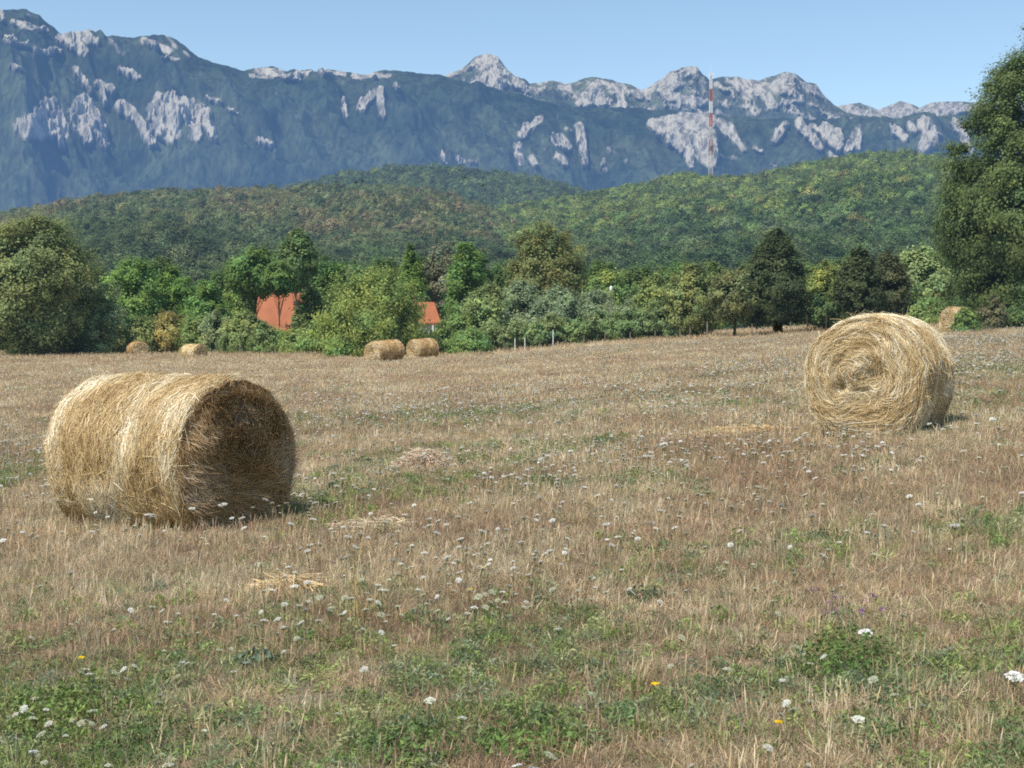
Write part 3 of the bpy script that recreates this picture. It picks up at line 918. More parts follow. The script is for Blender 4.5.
# ------------------------------------------------------------------ trees
TREE_GAIN = 3.6
def crown_data(rng, shape, R, H, z0, n_cl, per, leaf, col, cl_r=.26, hue=.10, fill=.62, dark_in=.72, up=.0, spread=.56, nrand=.38, tvar=.17, lvar=(.65, 1.4)):
    """leaf-sized faces in many clumps filling an uneven crown envelope from z0 to H"""
    def env(t):
        if shape == 'round': return np.sqrt(np.clip(1 - (2 * t - 1) ** 2, 0, 1)) ** .85
        if shape == 'cone': return np.clip(1 - t, 0, 1) ** .75 * np.clip(t * 5 + .35, 0, 1)
        if shape == 'oval': return np.clip(np.sin(PI * np.clip(t, 0, 1) ** .8), 0, 1) ** .6
        if shape == 'bush': return np.sqrt(np.clip(1 - t ** 2.2, 0, 1)) * np.clip(.7 + t * 2, 0, 1)
        if shape == 'egg': return np.where(t < .3, .86 + .14 * t / .3, np.clip(np.cos((np.clip(t, .3, 1) - .3) / .7 * PI / 2), 0, 1) ** .72)
        if shape == 'fan': return np.clip(.35 + 1.1 * t, 0, 1) * np.sqrt(np.clip(1 - np.clip((t - .55) / .45, 0, 1) ** 2, 0, 1)) ** .8
        return np.ones_like(t)
    t = rng.uniform(0, 1, n_cl * 6); e = env(t)
    keep = rng.uniform(0, 1, len(t)) < (e * .85 + .1)
    t = t[keep][:n_cl]; e = env(t); n = len(t)
    a = rng.uniform(0, 2 * PI, n)
    lob = .80 + .42 * fbm(np.cos(a) * 1.4 + 3, np.sin(a) * 1.4 + t * 2.6, int(rng.integers(0, 9999)), 2)
    rho = (fill + (1 - fill) * rng.uniform(0, 1, n)) * e * lob
    rho = np.where(rng.uniform(0, 1, n) < .22, rho * rng.uniform(.1, .7, n), rho)
    Hc = H - z0
    C = np.stack([R * rho * np.cos(a), R * rho * np.sin(a), z0 + Hc * (t * .96 + .02)], 1)
    cr = R * cl_r * rng.uniform(.45, 1.35, n) * np.clip(.45 + e, .4, 1)
    ctint = rng.normal(1, tvar, (n, 1)).clip(.55, 1.6)
    inner = (dark_in + (1 - dark_in) * np.clip(rho / np.maximum(e, .05), 0, 1))[:, None]  # inner clumps darker: crown shade put into the leaf colour
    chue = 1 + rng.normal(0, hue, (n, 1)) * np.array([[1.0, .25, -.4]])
    # leaves: loose sprays that thin out, stretched along the limb that carries them
    D = rng.normal(size=(n, per, 3)) * spread
    outw = unit(C - np.array([0, 0, z0 + Hc * .35]))
    axis = unit(outw + rng.normal(0, .45, (n, 3)))
    al = (D * axis[:, None]).sum(-1, keepdims=True)
    D = D + axis[:, None] * al * rng.uniform(.1, .9, (n, 1, 1))
    D[..., 2] *= .85
    Lc = C[:, None] + D * cr[:, None, None]
    if up:
        k = rng.uniform(0, 1, (n, per, 1)) ** 2.5
        upd = unit(outw * .8 + np.array([0, 0, .6]))
        Lc = Lc + upd[:, None] * k * cr[:, None, None] * up * 2.2
    Nn = unit(D) * .6 + outw[:, None] * 1.0 + rng.normal(0, nrand, (n, per, 3)) + np.array([0, 0, .35])
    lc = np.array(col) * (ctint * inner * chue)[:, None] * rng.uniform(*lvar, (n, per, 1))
    Lc = Lc.reshape(-1, 3); Lc[:, 2] = np.maximum(Lc[:, 2], .05)
    return (*diamonds(Lc, Nn.reshape(-1, 3), leaf, rng, lc.reshape(-1, 3), 1.6), C)


def trunk_mesh(rng, H, r0, C, z0, mat, limbs=8, multi=1):
    mb = MB()
    for m in range(multi):
        ox = np.array([rng.normal(0, r0 * 2.2), rng.normal(0, r0 * 2.2), 0]) if multi > 1 else np.zeros(3)
        k = 7
        s = np.linspace(0, 1, k)
        lean = np.array([rng.normal(0, .03), rng.normal(0, .03)]) * H
        P = np.stack([ox[0] + lean[0] * s ** 1.5 + rng.normal(0, r0 * .2, k) * (s > 0), ox[1] + lean[1] * s ** 1.5 + rng.normal(0, r0 * .2, k) * (s > 0), -.2 + (H * .82 + .2) * s], 1)
        rr = r0 * (1 - .86 * s); rr[0] *= 1.35
        mb.tube(P, rr, 7)
        if len(C):
            for i in rng.choice(len(C), min(limbs, len(C)), replace=False):
                end = C[i]
                zb = min(max(end[2] * rng.uniform(.35, .75), z0 * .6), H * .75)
                f = zb / (H * .82)
                st = np.array([np.interp(f, s, P[:, 0]), np.interp(f, s, P[:, 1]), zb])
                mid = (st + end) / 2 + np.array([0, 0, .06 * H])
                q = np.linspace(0, 1, 5)[:, None]
                B = st * (1 - q) ** 2 + 2 * mid * q * (1 - q) + end * q ** 2
                rb = r0 * .42 * (1 - .8 * q[:, 0]) * (1 - .5 * f)
                mb.tube(B, np.maximum(rb, .012), 5)
    return mb.mesh('trunk', mat, smooth=True)


def tree(name, label, px, depth, top, width, shape, col, seed, trunk=.14, z0=.0, n_cl=70, per=110, leaf=.24, cl_r=.26, pale=False, multi=1, hue=.10, fill=.62, up=0.0, cat='tree', group='trees and shrubs along the field edge', spread=.56, dark_in=.72, limbs=8):
    """px: photo column of the stem, top: photo row of the crown top, width: crown width in photo pixels, z0: share of the height below the crown"""
    rng = np.random.default_rng(seed)
    n_cl = int(n_cl * 1.9); cl_r *= .78; leaf *= .70; per = int(per * 1.55); col = np.array(col); col = (col * .72 + col.mean() * np.array([.33, .30, .16])) * TREE_GAIN
    col[0] = max(col[0], .64 * col[1])
    if cat == 'shrub': col = col * 1.12
    u, w = ray(px, top)
    x, y = float(u) * depth, depth
    g = gzf(x, y)
    H = CAM_Z + float(w) * depth - g
    R = width / 2 / F * depth
    r = thing(name, label, cat, (x, y, g), rng.uniform(0, 6.28), group)
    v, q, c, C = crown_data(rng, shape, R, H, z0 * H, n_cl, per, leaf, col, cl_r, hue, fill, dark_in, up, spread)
    link('trunk', trunk_mesh(rng, H, trunk, C, z0 * H, M_palebark if pale else M_bark, limbs, multi), r)
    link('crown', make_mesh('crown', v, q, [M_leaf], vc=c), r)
    return r


OLIVE = (.075, .100, .026); DARK = (.030, .056, .016); MID = (.050, .098, .022); BRIGHT = (.062, .118, .026); YEL = (.115, .15, .032)
GREY = (.085, .115, .055); BLUE = (.074, .105, .058); PALE = (.092, .130, .048); BROWN = (.105, .088, .035); LIGHT = (.09, .135, .035)
T = tree
# left edge
T('oak_tree', 'large broad dark green tree at the left edge of the field', 34, 128, 219, 118, 'round', (.080, .100, .034), 701, .32, .02, 190, 190, .24, .20, dark_in=.6)
T('willow_shrub', 'grey green shrub just right of the large left tree', 104, 132, 283, 46, 'bush', GREY, 702, .08, 0, 45, 110, .2, .3, cat='shrub')
T('ash_tree', 'bright green tree behind the hedge, left of three', 132, 150, 260, 58, 'round', BRIGHT, 703, .14, .05, 70, 120, .25)
T('ash_tree', 'bright green tree behind the hedge, middle of three', 172, 155, 268, 52, 'round', (.06, .125, .022), 704, .14, .05, 65, 120, .25)
T('ash_tree', 'bright green tree behind the hedge, right of three and nearest the roofed house', 207, 146, 277, 42, 'oval', (.055, .115, .024), 705, .13, .05, 55, 110, .25, pale=True)
T('hedge_shrub', 'rusty orange brown shrub in the hedge behind the far left bales', 170, 134, 312, 40, 'bush', (.115, .10, .03), 706, .06, 0, 40, 110, .2, .3, cat='shrub')
hz = [(300, 121, 306, 20, (.07, .10, .035), 'narrow olive shrub at the right edge of the red roof'), (264, 119, 321, 24, (.07, .10, .035), 'small olive shrub below the left edge of the red roof'), (251, 121, 314, 26, (.075, .10, .035), 'olive shrub at the foot of the thin dark trunk'), (60, 134, 322, 50, DARK, 'dark green undergrowth shrub beneath the large left tree'), (112, 131, 318, 34, (.085, .10, .035), 'olive shrub left of the far left bale'),
      (140, 133, 318, 36, (.09, .11, .035), 'olive shrub behind the far left bale'), (196, 132, 318, 36, (.075, .11, .03), 'green shrub behind the pale half sunk bale'),
      (216, 130, 312, 36, GREY, 'grey green shrub between bales and the red roof'), (240, 124, 316, 40, (.085, .115, .035), 'light green shrub left of the red roof'),
      (270, 120, 329, 40, (.07, .115, .03), 'low green shrub beneath the red roof'), (296, 118, 330, 34, (.08, .11, .028), 'low olive shrub beside the pale trunk'),
      (322, 116, 322, 40, (.075, .12, .03), 'green shrub left of the yellow green tree'), (345, 104, 338, 30, (.07, .12, .03), 'low green shrub in front of the yellow green tree'),
      (232, 150, 290, 36, LIGHT, 'light green sapling behind the hedge left of the red roof'), (90, 138, 308, 40, (.05, .075, .026), 'dark shrub between left tree and grey shrub')]
for i, (px, d, top, w, c, lab) in enumerate(hz):
    T('hedge_shrub', lab, px, d, top, w, 'bush', c, 720 + i, .05, 0, 42, 100, .19, .3, cat='shrub')
# around the houses
T('alder_tree', 'round dark green tree on a thin dark trunk left of the red roof', 256, 126, 248, 54, 'oval', (.045, .092, .022), 740, .11, .55, 80, 120, .22, .24)
T('poplar_tree', 'tall slim tree with a pale bare trunk beside the red roof', 297, 124, 229, 36, 'oval', (.052, .09, .030), 741, .10, .52, 70, 110, .22, .28, pale=True)
T('alder_tree', 'thin forked tree standing in front of the red roof', 279, 122, 262, 30, 'round', (.05, .10, .024), 742, .07, .66, 40, 110, .22, .3, multi=2)
T('maple_tree', 'leafy green tree between the tall slim tree and the yellow green tree', 327, 140, 254, 46, 'oval', (.045, .095, .024), 743, .14, .05, 80, 120, .24)
T('maple_tree', 'dark green small tree close right of the pale trunk', 311, 128, 286, 40, 'bush', (.040, .075, .022), 744, .08, .05, 45, 110, .22)
T('walnut_tree', 'wide yellow green bushy tree with upright branches behind the bale pair', 373, 106, 276, 98, 'bush', (.084, .118, .026), 745, .16, .03, 140, 150, .17, .19, hue=.13, up=1.0, dark_in=.6, limbs=16)
T('lime_tree', 'green pointed tree rising behind the yellow green bushy tree', 411, 166, 245, 42, 'cone', (.055, .115, .022), 746, .14, .1, 70, 120, .25, .3)
T('willow_tree', 'grey brown thin leaved tree behind the small red roof', 446, 168, 235, 44, 'oval', (.085, .088, .055), 747, .14, .1, 60, 110, .25)
T('lime_tree', 'tall green tree right of the grey brown tree', 466, 152, 239, 42, 'oval', (.065, .120, .026), 748, .14, .05, 80, 120, .25, .28)
T('lime_tree', 'dark slim tree close behind the tall green tree', 481, 160, 252, 26, 'oval', (.030, .052, .018), 749, .12, .05, 40, 110, .25, .3)
T('hazel_shrub', 'tall grey green shrub right of the small red roof', 488, 114, 284, 54, 'bush', (.085, .115, .04), 750, .08, 0, 75, 120, .19, .24, cat='shrub')
T('hazel_shrub', 'green shrub below the small red roof behind the bale pair', 462, 112, 312, 40, 'bush', (.07, .115, .03), 751, .07, 0, 50, 110, .19, cat='shrub')
T('hazel_shrub', 'low green shrub right of the bale pair', 470, 106, 330, 40, 'bush', (.06, .11, .03), 752, .06, 0, 40, 110, .18, cat='shrub')
T('hedge_shrub', 'small olive shrub hiding the wall under the small red roof', 443, 110, 322, 24, 'bush', (.075, .115, .032), 753, .05, 0, 36, 100, .17, .3, cat='shrub')
# centre
T('oak_tree', 'big round olive brown tree in the centre behind the willows', 549, 190, 224, 76, 'round', (.080, .092, .030), 760, .25, .1, 120, 150, .3, .22, dark_in=.6)
for i, (px, d, top, w, lab) in enumerate([(523, 150, 282, 48, 'blue grey willow left below the big olive tree'), (560, 146, 290, 50, 'blue grey willow in front of the big olive tree'),
                                          (594, 150, 291, 46, 'blue grey willow below the round light green tree'), (630, 144, 301, 44, 'blue grey willow right of the lamp post'), (545, 132, 303, 44, 'low blue grey willow above the white fence posts')]):
    T('willow_shrub', lab, px, d, top, w, 'bush', BLUE, 765 + i, .08, 0, 60, 120, .22, .26, hue=.05, cat='shrub', up=.4)
T('maple_tree', 'round light green tree in the centre right of the big olive tree', 608, 168, 273, 46, 'round', LIGHT, 772, .13, .1, 60, 120, .26)
row = [(511, 111, 318, 30, OLIVE), (531, 113, 320, 26, (.08, .10, .03)), (536, 110, 324, 20, MID), (550, 112, 314, 24, OLIVE), (566, 113, 316, 24, (.075, .115, .03)), (580, 112, 320, 26, (.07, .125, .026)),
       (596, 113, 311, 26, (.085, .11, .035)), (615, 112, 314, 28, MID), (630, 114, 310, 24, (.06, .105, .028)), (645, 112, 312, 28, (.05, .095, .026)), (660, 113, 308, 26, (.045, .08, .026)), (675, 111, 318, 24, (.06, .10, .028))]
names = ['leftmost, beside the tall grey green shrub', 'second from the left, thin olive', 'smallest one, dark and low', 'thin olive one by a white post', 'light one left of the brightest', 'brightest green one',
         'tall pale one in the middle', 'green one under the lamp post', 'narrow one right of the lamp post', 'dark green broad one', 'darkest one near the right end', 'last one beside the light olive tree']
for i, (px, d, top, w, c) in enumerate(row):
    T('young_tree', 'young tree in the row behind the post fence, ' + names[i], px, d, top, w, 'oval', (np.array(c) + np.array(GREY)) / 2, 780 + i, .04, .12, 32, 100, .17, .32, cat='tree')
# right of centre
T('ash_tree', 'yellow green tree between the lamp post and the light olive tree', 654, 140, 273, 38, 'oval', (.084, .115, .034), 800, .12, .05, 60, 120, .22, .28)
T('pear_tree', 'light olive rounded tree right of centre', 691, 111, 264, 56, 'oval', (.090, .110, .036), 801, .12, .05, 90, 140, .17, .22)
T('pear_tree', 'small dark crowned tree on a bare dark trunk right of centre', 734, 104, 272, 44, 'round', (.070, .080, .030), 802, .13, .30, 60, 120, .18, .28)
T('hornbeam_tree', 'big dark green pointed tree with several trunks right of centre', 777, 107, 228, 62, 'egg', (.031, .046, .018), 803, .16, .12, 170, 170, .18, .2, multi=3, hue=.06, dark_in=.65)
T('poplar_tree', 'pale green sapling behind the light olive tree', 718, 150, 280, 40, 'oval', LIGHT, 804, .1, .05, 40, 100, .22)
T('ash_tree', 'yellow green tree between the dark pointed trees', 824, 122, 261, 46, 'oval', (.10, .125, .028), 805, .12, .05, 70, 120, .19, .26)
T('yew_shrub', 'low dark green shrub on short trunks left of the right bale', 829, 107, 296, 40, 'round', (.034, .058, .018), 806, .10, .22, 55, 120, .18, .28, cat='shrub')
T('hornbeam_tree', 'dark green pointed tree directly behind the right bale', 859, 106, 246, 46, 'egg', (.031, .044, .017), 807, .15, .06, 110, 150, .18, .22, hue=.06)
T('hornbeam_tree', 'brownish green pointed tree behind the right bale', 888, 108, 251, 46, 'egg', (.044, .050, .021), 808, .15, .06, 110, 150, .18, .22, hue=.06)
T('catalpa_tree', 'pale fresh green tree between the right bale and the tall tree', 921, 122, 248, 64, 'oval', PALE, 809, .14, .05, 90, 120, .26, .24, pale=True)
T('hedge_shrub', 'green shrub below the pale fresh green tree', 925, 108, 300, 50, 'bush', (.065, .105, .03), 810, .06, 0, 60, 110, .18, cat='shrub')
T('oak_tree', 'very tall dark green tree at the right edge of the field', 1060, 84, 4, 226, 'egg', (.042, .066, .020), 811, .42, .0, 760, 170, .16, .115, spread=.50, hue=.07, dark_in=.6, fill=.6, limbs=20)
T('hedge_shrub', 'bright green bush beside the far right bale', 967, 77.6, 310, 26, 'bush', (.06, .100, .026), 812, .05, 0, 40, 100, .12, .3, cat='shrub')
T('dead_shrub', 'grey brown twiggy shrub at the foot of the tall right tree', 992, 79, 297, 26, 'bush', (.056, .058, .032), 813, .06, 0, 30, 70, .11, .3, cat='shrub', limbs=24)
T('hedge_shrub', 'dark undergrowth shrub under the tall right tree', 1016, 80, 300, 44, 'bush', (.030, .052, .017), 814, .06, 0, 45, 100, .15, .3, cat='shrub')
# second row, closing the gaps in front of the wood
sr = [(-10, 170, 262, 60), (95, 185, 268, 46), (232, 190, 262, 44), (352, 185, 262, 50), (385, 190, 258, 44), (505, 195, 262, 50), (600, 200, 262, 44), (640, 195, 268, 44), (675, 190, 262, 50), (712, 185, 262, 44), (752, 180, 262, 44),
      (805, 175, 262, 46), (845, 170, 258, 44), (935, 165, 252, 60), (972, 160, 246, 54), (270, 195, 262, 44), (160, 195, 256, 44), (425, 200, 256, 40), (570, 205, 258, 44)]
for i, (px, d, top, w) in enumerate(sr):
    T('wood_tree', 'dark green tree at the front of the wood behind the field edge trees', px, d, top, w, 'round', (.036 + .012 * random.random(), .068 + .02 * random.random(), .022), 830 + i, .16, .05, 60, 100, .32, .28,
      group='trees at the front edge of the wood')


# ------------------------------------------------------------------ hills and their woods
def hill(name, crest_pts, crest_depth, y0, haze_l, tint_fn, seed, tree_label, dens, az_pad=80, zpow=1.15, tree_h=7.0, back=1.35, sub_px=8.0):
    cpx, cpy = np.array(crest_pts, float).T
    us, _ = ray(cpx, cpy)
    def crest_z(az, depth):
        px = 512 + F * az
        py = np.interp(px, cpx, cpy) + sub_px
        _, w = ray(px, py)
        return CAM_Z + w * depth
    a0, a1 = ray(cpx[0], 300)[0], ray(cpx[-1], 300)[0]
    def height(az, y):
        zc = crest_z(az, crest_depth)
        t = (y - y0) / (crest_depth - y0)
        up = np.clip(t, 0, 1) ** zpow
        dn = 1 - sstep(1.0, back + .6, t) * .8
        lump = (fbm(az * crest_depth / 110 + seed, y / 140, seed, 4) - .5) * 22 * np.clip(t * 4, 0, 1) * np.clip((1 - t) * 3, 0, 1)
        return 1.2 + (zc - 1.2) * np.where(t < 1, up, dn) + lump
    az = np.linspace(float(a0), float(a1), 220); yy = np.linspace(y0, crest_depth * back, 120)
    A, Y = np.meshgrid(az, yy)
    Z = height(A, Y)
    Z[0] = -2
    n, m = A.shape
    idx = np.arange(n * m).reshape(n, m)
    q = np.stack([idx[:-1, :-1], idx[:-1, 1:], idx[1:, 1:], idx[1:, :-1]], -1).reshape(-1, 4)
    mat = plain_mat(name + '_floor', (.018, .026, .012), .95, .05, .4)
    tag(link(name, make_mesh(name, np.stack([A * Y, Y, Z], -1).reshape(-1, 3), q, [mat], smooth=True)), kind='structure')
    rng = np.random.default_rng(seed)
    N = int(dens)
    y = np.sqrt(rng.uniform(y0 ** 2, (crest_depth * 1.06) ** 2, N))
    a = rng.uniform(float(a0), float(a1), N)
    z = height(a, y)
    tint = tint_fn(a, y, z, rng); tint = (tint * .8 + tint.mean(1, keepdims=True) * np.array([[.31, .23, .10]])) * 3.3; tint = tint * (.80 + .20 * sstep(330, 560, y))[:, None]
    sc = rng.uniform(.5, 1.15, N) * (tree_h / 8.0) * (1 + .25 * (1 - sstep(y0, y0 + 250, y)))
    wd = sc * rng.uniform(.85, 1.2, N)
    o = scatter(name + '_wood', np.stack([a * y, y, z - .6], 1), np.where(y < 430, rng.integers(8, 14, N), rng.integers(0, 8, N)), np.stack([np.zeros(N), np.zeros(N), rng.uniform(0, 6.28, N)], 1),
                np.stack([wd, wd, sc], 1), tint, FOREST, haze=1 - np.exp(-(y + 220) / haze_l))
    tag(o, tree_label, 'woodland', kind='stuff')
    return height


FOREST = []
_fr = np.random.default_rng(900)
for i, sh in enumerate(['round', 'oval', 'round', 'bush', 'oval', 'round', 'cone', 'round', 'round', 'oval', 'bush', 'round', 'oval', 'round']):
    near = i >= 8       # the last six are finer: they stand at the foot of the hills
    v, q, c, C = crown_data(_fr, sh, 3.9, 8.6, .3, 120 if near else 70, 80 if near else 60, .21 if near else .32, (1, 1, 1), .24 if near else .27, .05, .5, .45, spread=.40, nrand=.22, tvar=.08, lvar=(.85, 1.18))
    FOREST.append(make_mesh('forest_crown', v, q, [M_forest], vc=c))


def pick(pal, idx, rng, v=.27):
    return np.array(pal)[idx] * rng.normal(1, v, (len(idx), 1)).clip(.55, 1.5)


def tint_left(a, y, z, rng):
    n = len(a)
    px, py = proj(a * y, y, z)
    br = sstep(.36, .60, fbm(a * 16, y / 75, 61, 3)) * sstep(430, 560, y) * (1 - sstep(.0, .05, a))
    pal = [(.036, .062, .022), (.048, .076, .026), (.030, .052, .021), (.060, .080, .032), (.082, .074, .034), (.094, .076, .040), (.078, .084, .030)]
    i = rng.integers(0, 4, n)
    i = np.where(rng.uniform(0, 1, n) < br * .75, rng.integers(4, 7, n), i)
    i = np.where((rng.uniform(0, 1, n) < .4 * sstep(450, 600, y)), np.where(rng.uniform(0, 1, n) < .5, 6, 3), i)
    return pick(pal, i, rng)


def tint_right(a, y, z, rng):
    n = len(a)
    pal = [(.034, .066, .022), (.048, .088, .024), (.030, .055, .022), (.060, .088, .036), (.075, .112, .026), (.088, .118, .028), (.10, .10, .03)]
    i = rng.integers(0, 4, n)
    i = np.where(rng.uniform(0, 1, n) < .65 * sstep(430, 650, y), rng.integers(4, 6, n), i)
    i = np.where(rng.uniform(0, 1, n) < .03, 6, i)
    return pick(pal, i, rng)


def tint_back(a, y, z, rng):
    n = len(a)
    pal = [(.036, .064, .022), (.046, .078, .024), (.030, .052, .022), (.062, .085, .028)]
    return pick(pal, rng.integers(0, 4, n), rng)


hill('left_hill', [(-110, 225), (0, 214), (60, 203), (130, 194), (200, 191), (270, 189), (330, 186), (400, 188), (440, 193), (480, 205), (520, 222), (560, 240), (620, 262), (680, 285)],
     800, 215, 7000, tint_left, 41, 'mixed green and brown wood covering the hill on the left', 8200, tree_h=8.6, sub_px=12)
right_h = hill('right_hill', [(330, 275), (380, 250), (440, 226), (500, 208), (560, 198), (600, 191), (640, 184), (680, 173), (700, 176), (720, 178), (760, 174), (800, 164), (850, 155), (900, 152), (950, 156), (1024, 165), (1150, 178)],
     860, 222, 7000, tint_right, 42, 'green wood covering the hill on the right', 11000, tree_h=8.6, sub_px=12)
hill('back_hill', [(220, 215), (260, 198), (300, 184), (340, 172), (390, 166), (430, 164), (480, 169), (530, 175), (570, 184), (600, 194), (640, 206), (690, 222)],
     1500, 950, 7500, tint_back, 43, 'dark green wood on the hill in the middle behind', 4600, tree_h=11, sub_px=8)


# ------------------------------------------------------------------ mountains
def mountain(name, crest_pts, crest_depth, y0, z_base, rocks, haze, seed, ppow=.9, rough=1.0, rock_bias=0.0, strata=0.0, na=900, ny=240, back=1.12):
    cpx, cpy = np.array(crest_pts, float).T
    a0, a1 = float(ray(cpx[0], 300)[0]), float(ray(cpx[-1], 300)[0])
    az = np.linspace(a0, a1, na)
    tt = np.concatenate([np.linspace(0, 1, ny), np.linspace(1, back, 24)[1:]])
    A, Tt = np.meshgrid(az, tt)
    Y = y0 + (crest_depth - y0) * Tt
    pxs = 512 + F * az
    cy = np.interp(pxs, cpx, cpy)
    cy = cy + (fbm(pxs / 9, pxs * 0 + seed, seed, 4) - .5) * 4.0 * rough
    _, w = ray(pxs, cy)
    zc = (CAM_Z + w * crest_depth)[None]
    X = A * crest_depth
    prof = np.clip(Tt, 0, 1) ** ppow
    gul = ridged(X / 520 + seed + .00018 * Y, Y / 1500, seed + 5, 5) - .55
    fine = fbm(X / 90, Y / 130, seed + 9, 4) - .5
    fade = np.clip(Tt * 3, 0, 1) * np.clip((1 - Tt) * 5, 0, 1)
    Z = z_base + (zc - z_base) * np.where(Tt <= 1, prof, 1 - (Tt - 1) * 2.5) + (gul * .30 + fine * .085) * (zc - z_base) * fade * rough
    # rock: the bare cliffs and outcrops of the range
    PX, PY = proj(A * Y, Y, Z)
    def rough_n(x, y, sd, octv=6, gain=.62):
        return fbm(x, y, sd, octv, gain)
    wx = X + 30 * (fbm(X / 70, Z / 70, seed + 50, 3) - .5)
    n1 = rough_n(wx / 60, Z / 95, seed + 13)
    n2 = rough_n(wx / 22, Z / 50, seed + 17, 5, .68)
    n3 = ridged(wx / 34 + Z / 160, Z / 150, seed + 19, 5)
    m = np.zeros_like(Z)
    PXw = PX + (n1 - .5) * 7 + (n2 - .5) * 4; PYw = PY + (rough_n(wx / 50 + 9, Z / 80, seed + 33) - .5) * 8
    for (xa, ya, xb, yb, hw, st_) in rocks:
        lx, ly = xb - xa, yb - ya
        tt_ = np.clip(((PXw - xa) * lx + (PYw - ya) * ly) / max(lx * lx + ly * ly, 1e-6), 0, 1)
        d = np.hypot(PXw - xa - tt_ * lx, PYw - ya - tt_ * ly) / (hw * 1.25 * (1 - .25 * tt_))
        m = np.maximum(m, st_ * (1 - sstep(.35, 1.9, d)))
    m = np.maximum(m, rock_bias)
    val = m * .92 + (n1 - .5) * .52 + (n2 - .5) * .62 + (n3 - .6) * .30 + strata * .13 * np.sin(Z / 20 + X / 75 + 6 * n1)
    rock = sstep(.34, .66, val) * np.clip(m * 2.5, 0, 1)
    # cliffs stand out from the slope
    crag = ridged(wx / 55, Z / 110, seed + 61, 4)
    Y2 = Y - rock * ((crag - .5) * 95 + (n2 - .5) * 45 + 18) * fade
    Z = Z + rock * (n2 - .5) * 16 * fade
    n, mm = A.shape
    idx = np.arange(n * mm).reshape(n, mm)
    q = np.stack([idx[:-1, :-1], idx[:-1, 1:], idx[1:, 1:], idx[1:, :-1]], -1).reshape(-1, 4)
    green = np.array([.034, .050, .028]); green2 = np.array([.068, .084, .044])
    if strata: green, green2 = green * 1.2 + np.array([.03, .025, .02]) * strata, green2 * 1.3 + np.array([.05, .045, .035]) * strata
    stone = np.array([.56, .51, .405]); stone2 = np.array([.20, .185, .155])
    g = fbm(X / 160, Z / 130, seed + 23, 4)[..., None]
    sp = vnoise(X / 11, Y / 26, seed + 29)[..., None] * .6 + vnoise(X / 5, Y / 12, seed + 30)[..., None] * .4
    g = sstep(.3, .7, g)
    cg = (green * (1 - g) + green2 * g) * (.3 + 1.4 * sp) * (.78 + .44 * sstep(.3, .7, fbm(X / 60, Z / 50, seed + 77, 4)))[..., None]  # coarse dark patches paint shadowed gullies into the forest colour
    crack = rough_n(wx / 13, Z / 26, seed + 41, 4, .7)
    st = sstep(.34, .60, crack * .6 + .4 * n2)[..., None]
    cs = stone * st + stone2 * (1 - st)
    col = cg * (1 - rock[..., None]) + cs * rock[..., None]
    me = make_mesh(name, np.stack([A * Y2, Y2, Z], -1).reshape(-1, 3), q, [], vc=col.reshape(-1, 3), smooth=True)
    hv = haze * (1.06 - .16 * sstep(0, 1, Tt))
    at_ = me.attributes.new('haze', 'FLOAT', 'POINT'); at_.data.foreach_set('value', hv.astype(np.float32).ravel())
    mat, t = new_mat(name + '_slope')
    a = t.n('ShaderNodeAttribute', attribute_name='vc')
    geo = t.n('ShaderNodeNewGeometry')
    no = t.n('ShaderNodeTexNoise'); no.inputs['Scale'].default_value = .035; no.inputs['Detail'].default_value = 5; no.inputs['Roughness'].default_value = .7
    t.l(geo.outputs['Position'], no.inputs['Vector'])
    b = t.n('ShaderNodeBump'); b.inputs['Strength'].default_value = 1.0; b.inputs['Distance'].default_value = 8
    t.l(no.outputs['Fac'], b.inputs['Height'])
    d = t.n('ShaderNodeBsdfDiffuse'); t.l(a.outputs['Color'], d.inputs['Color']); t.l(b.outputs[0], d.inputs['Normal'])
    em = t.n('ShaderNodeEmission'); em.inputs[0].default_value = (.125, .255, .525, 1)  # blue distance haze mixed into the slope as emission
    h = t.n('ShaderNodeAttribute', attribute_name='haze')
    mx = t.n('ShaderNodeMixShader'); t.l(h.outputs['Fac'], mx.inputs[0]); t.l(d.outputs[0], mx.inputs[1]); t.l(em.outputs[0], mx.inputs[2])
    out = t.n('ShaderNodeOutputMaterial'); t.l(mx.outputs[0], out.inputs[0])
    me.materials.append(mat)
    tag(link(name, me), kind='structure')


FRONT = [(-90, 16), (-40, 11), (0, 9), (30, 9), (42, 14), (52, 24), (65, 34), (80, 32), (96, 31), (110, 35), (135, 37), (160, 35), (172, 36), (185, 44), (200, 58), (225, 64), (245, 71), (262, 68), (275, 67), (295, 73), (305, 74), (320, 72), (335, 70), (345, 71),
         (365, 74), (385, 71), (410, 72), (440, 75), (480, 85), (520, 94), (545, 103), (580, 107), (640, 108), (680, 112), (720, 115), (760, 118), (800, 119), (850, 121), (900, 118), (950, 115), (1000, 113), (1064, 112), (1120, 112)]
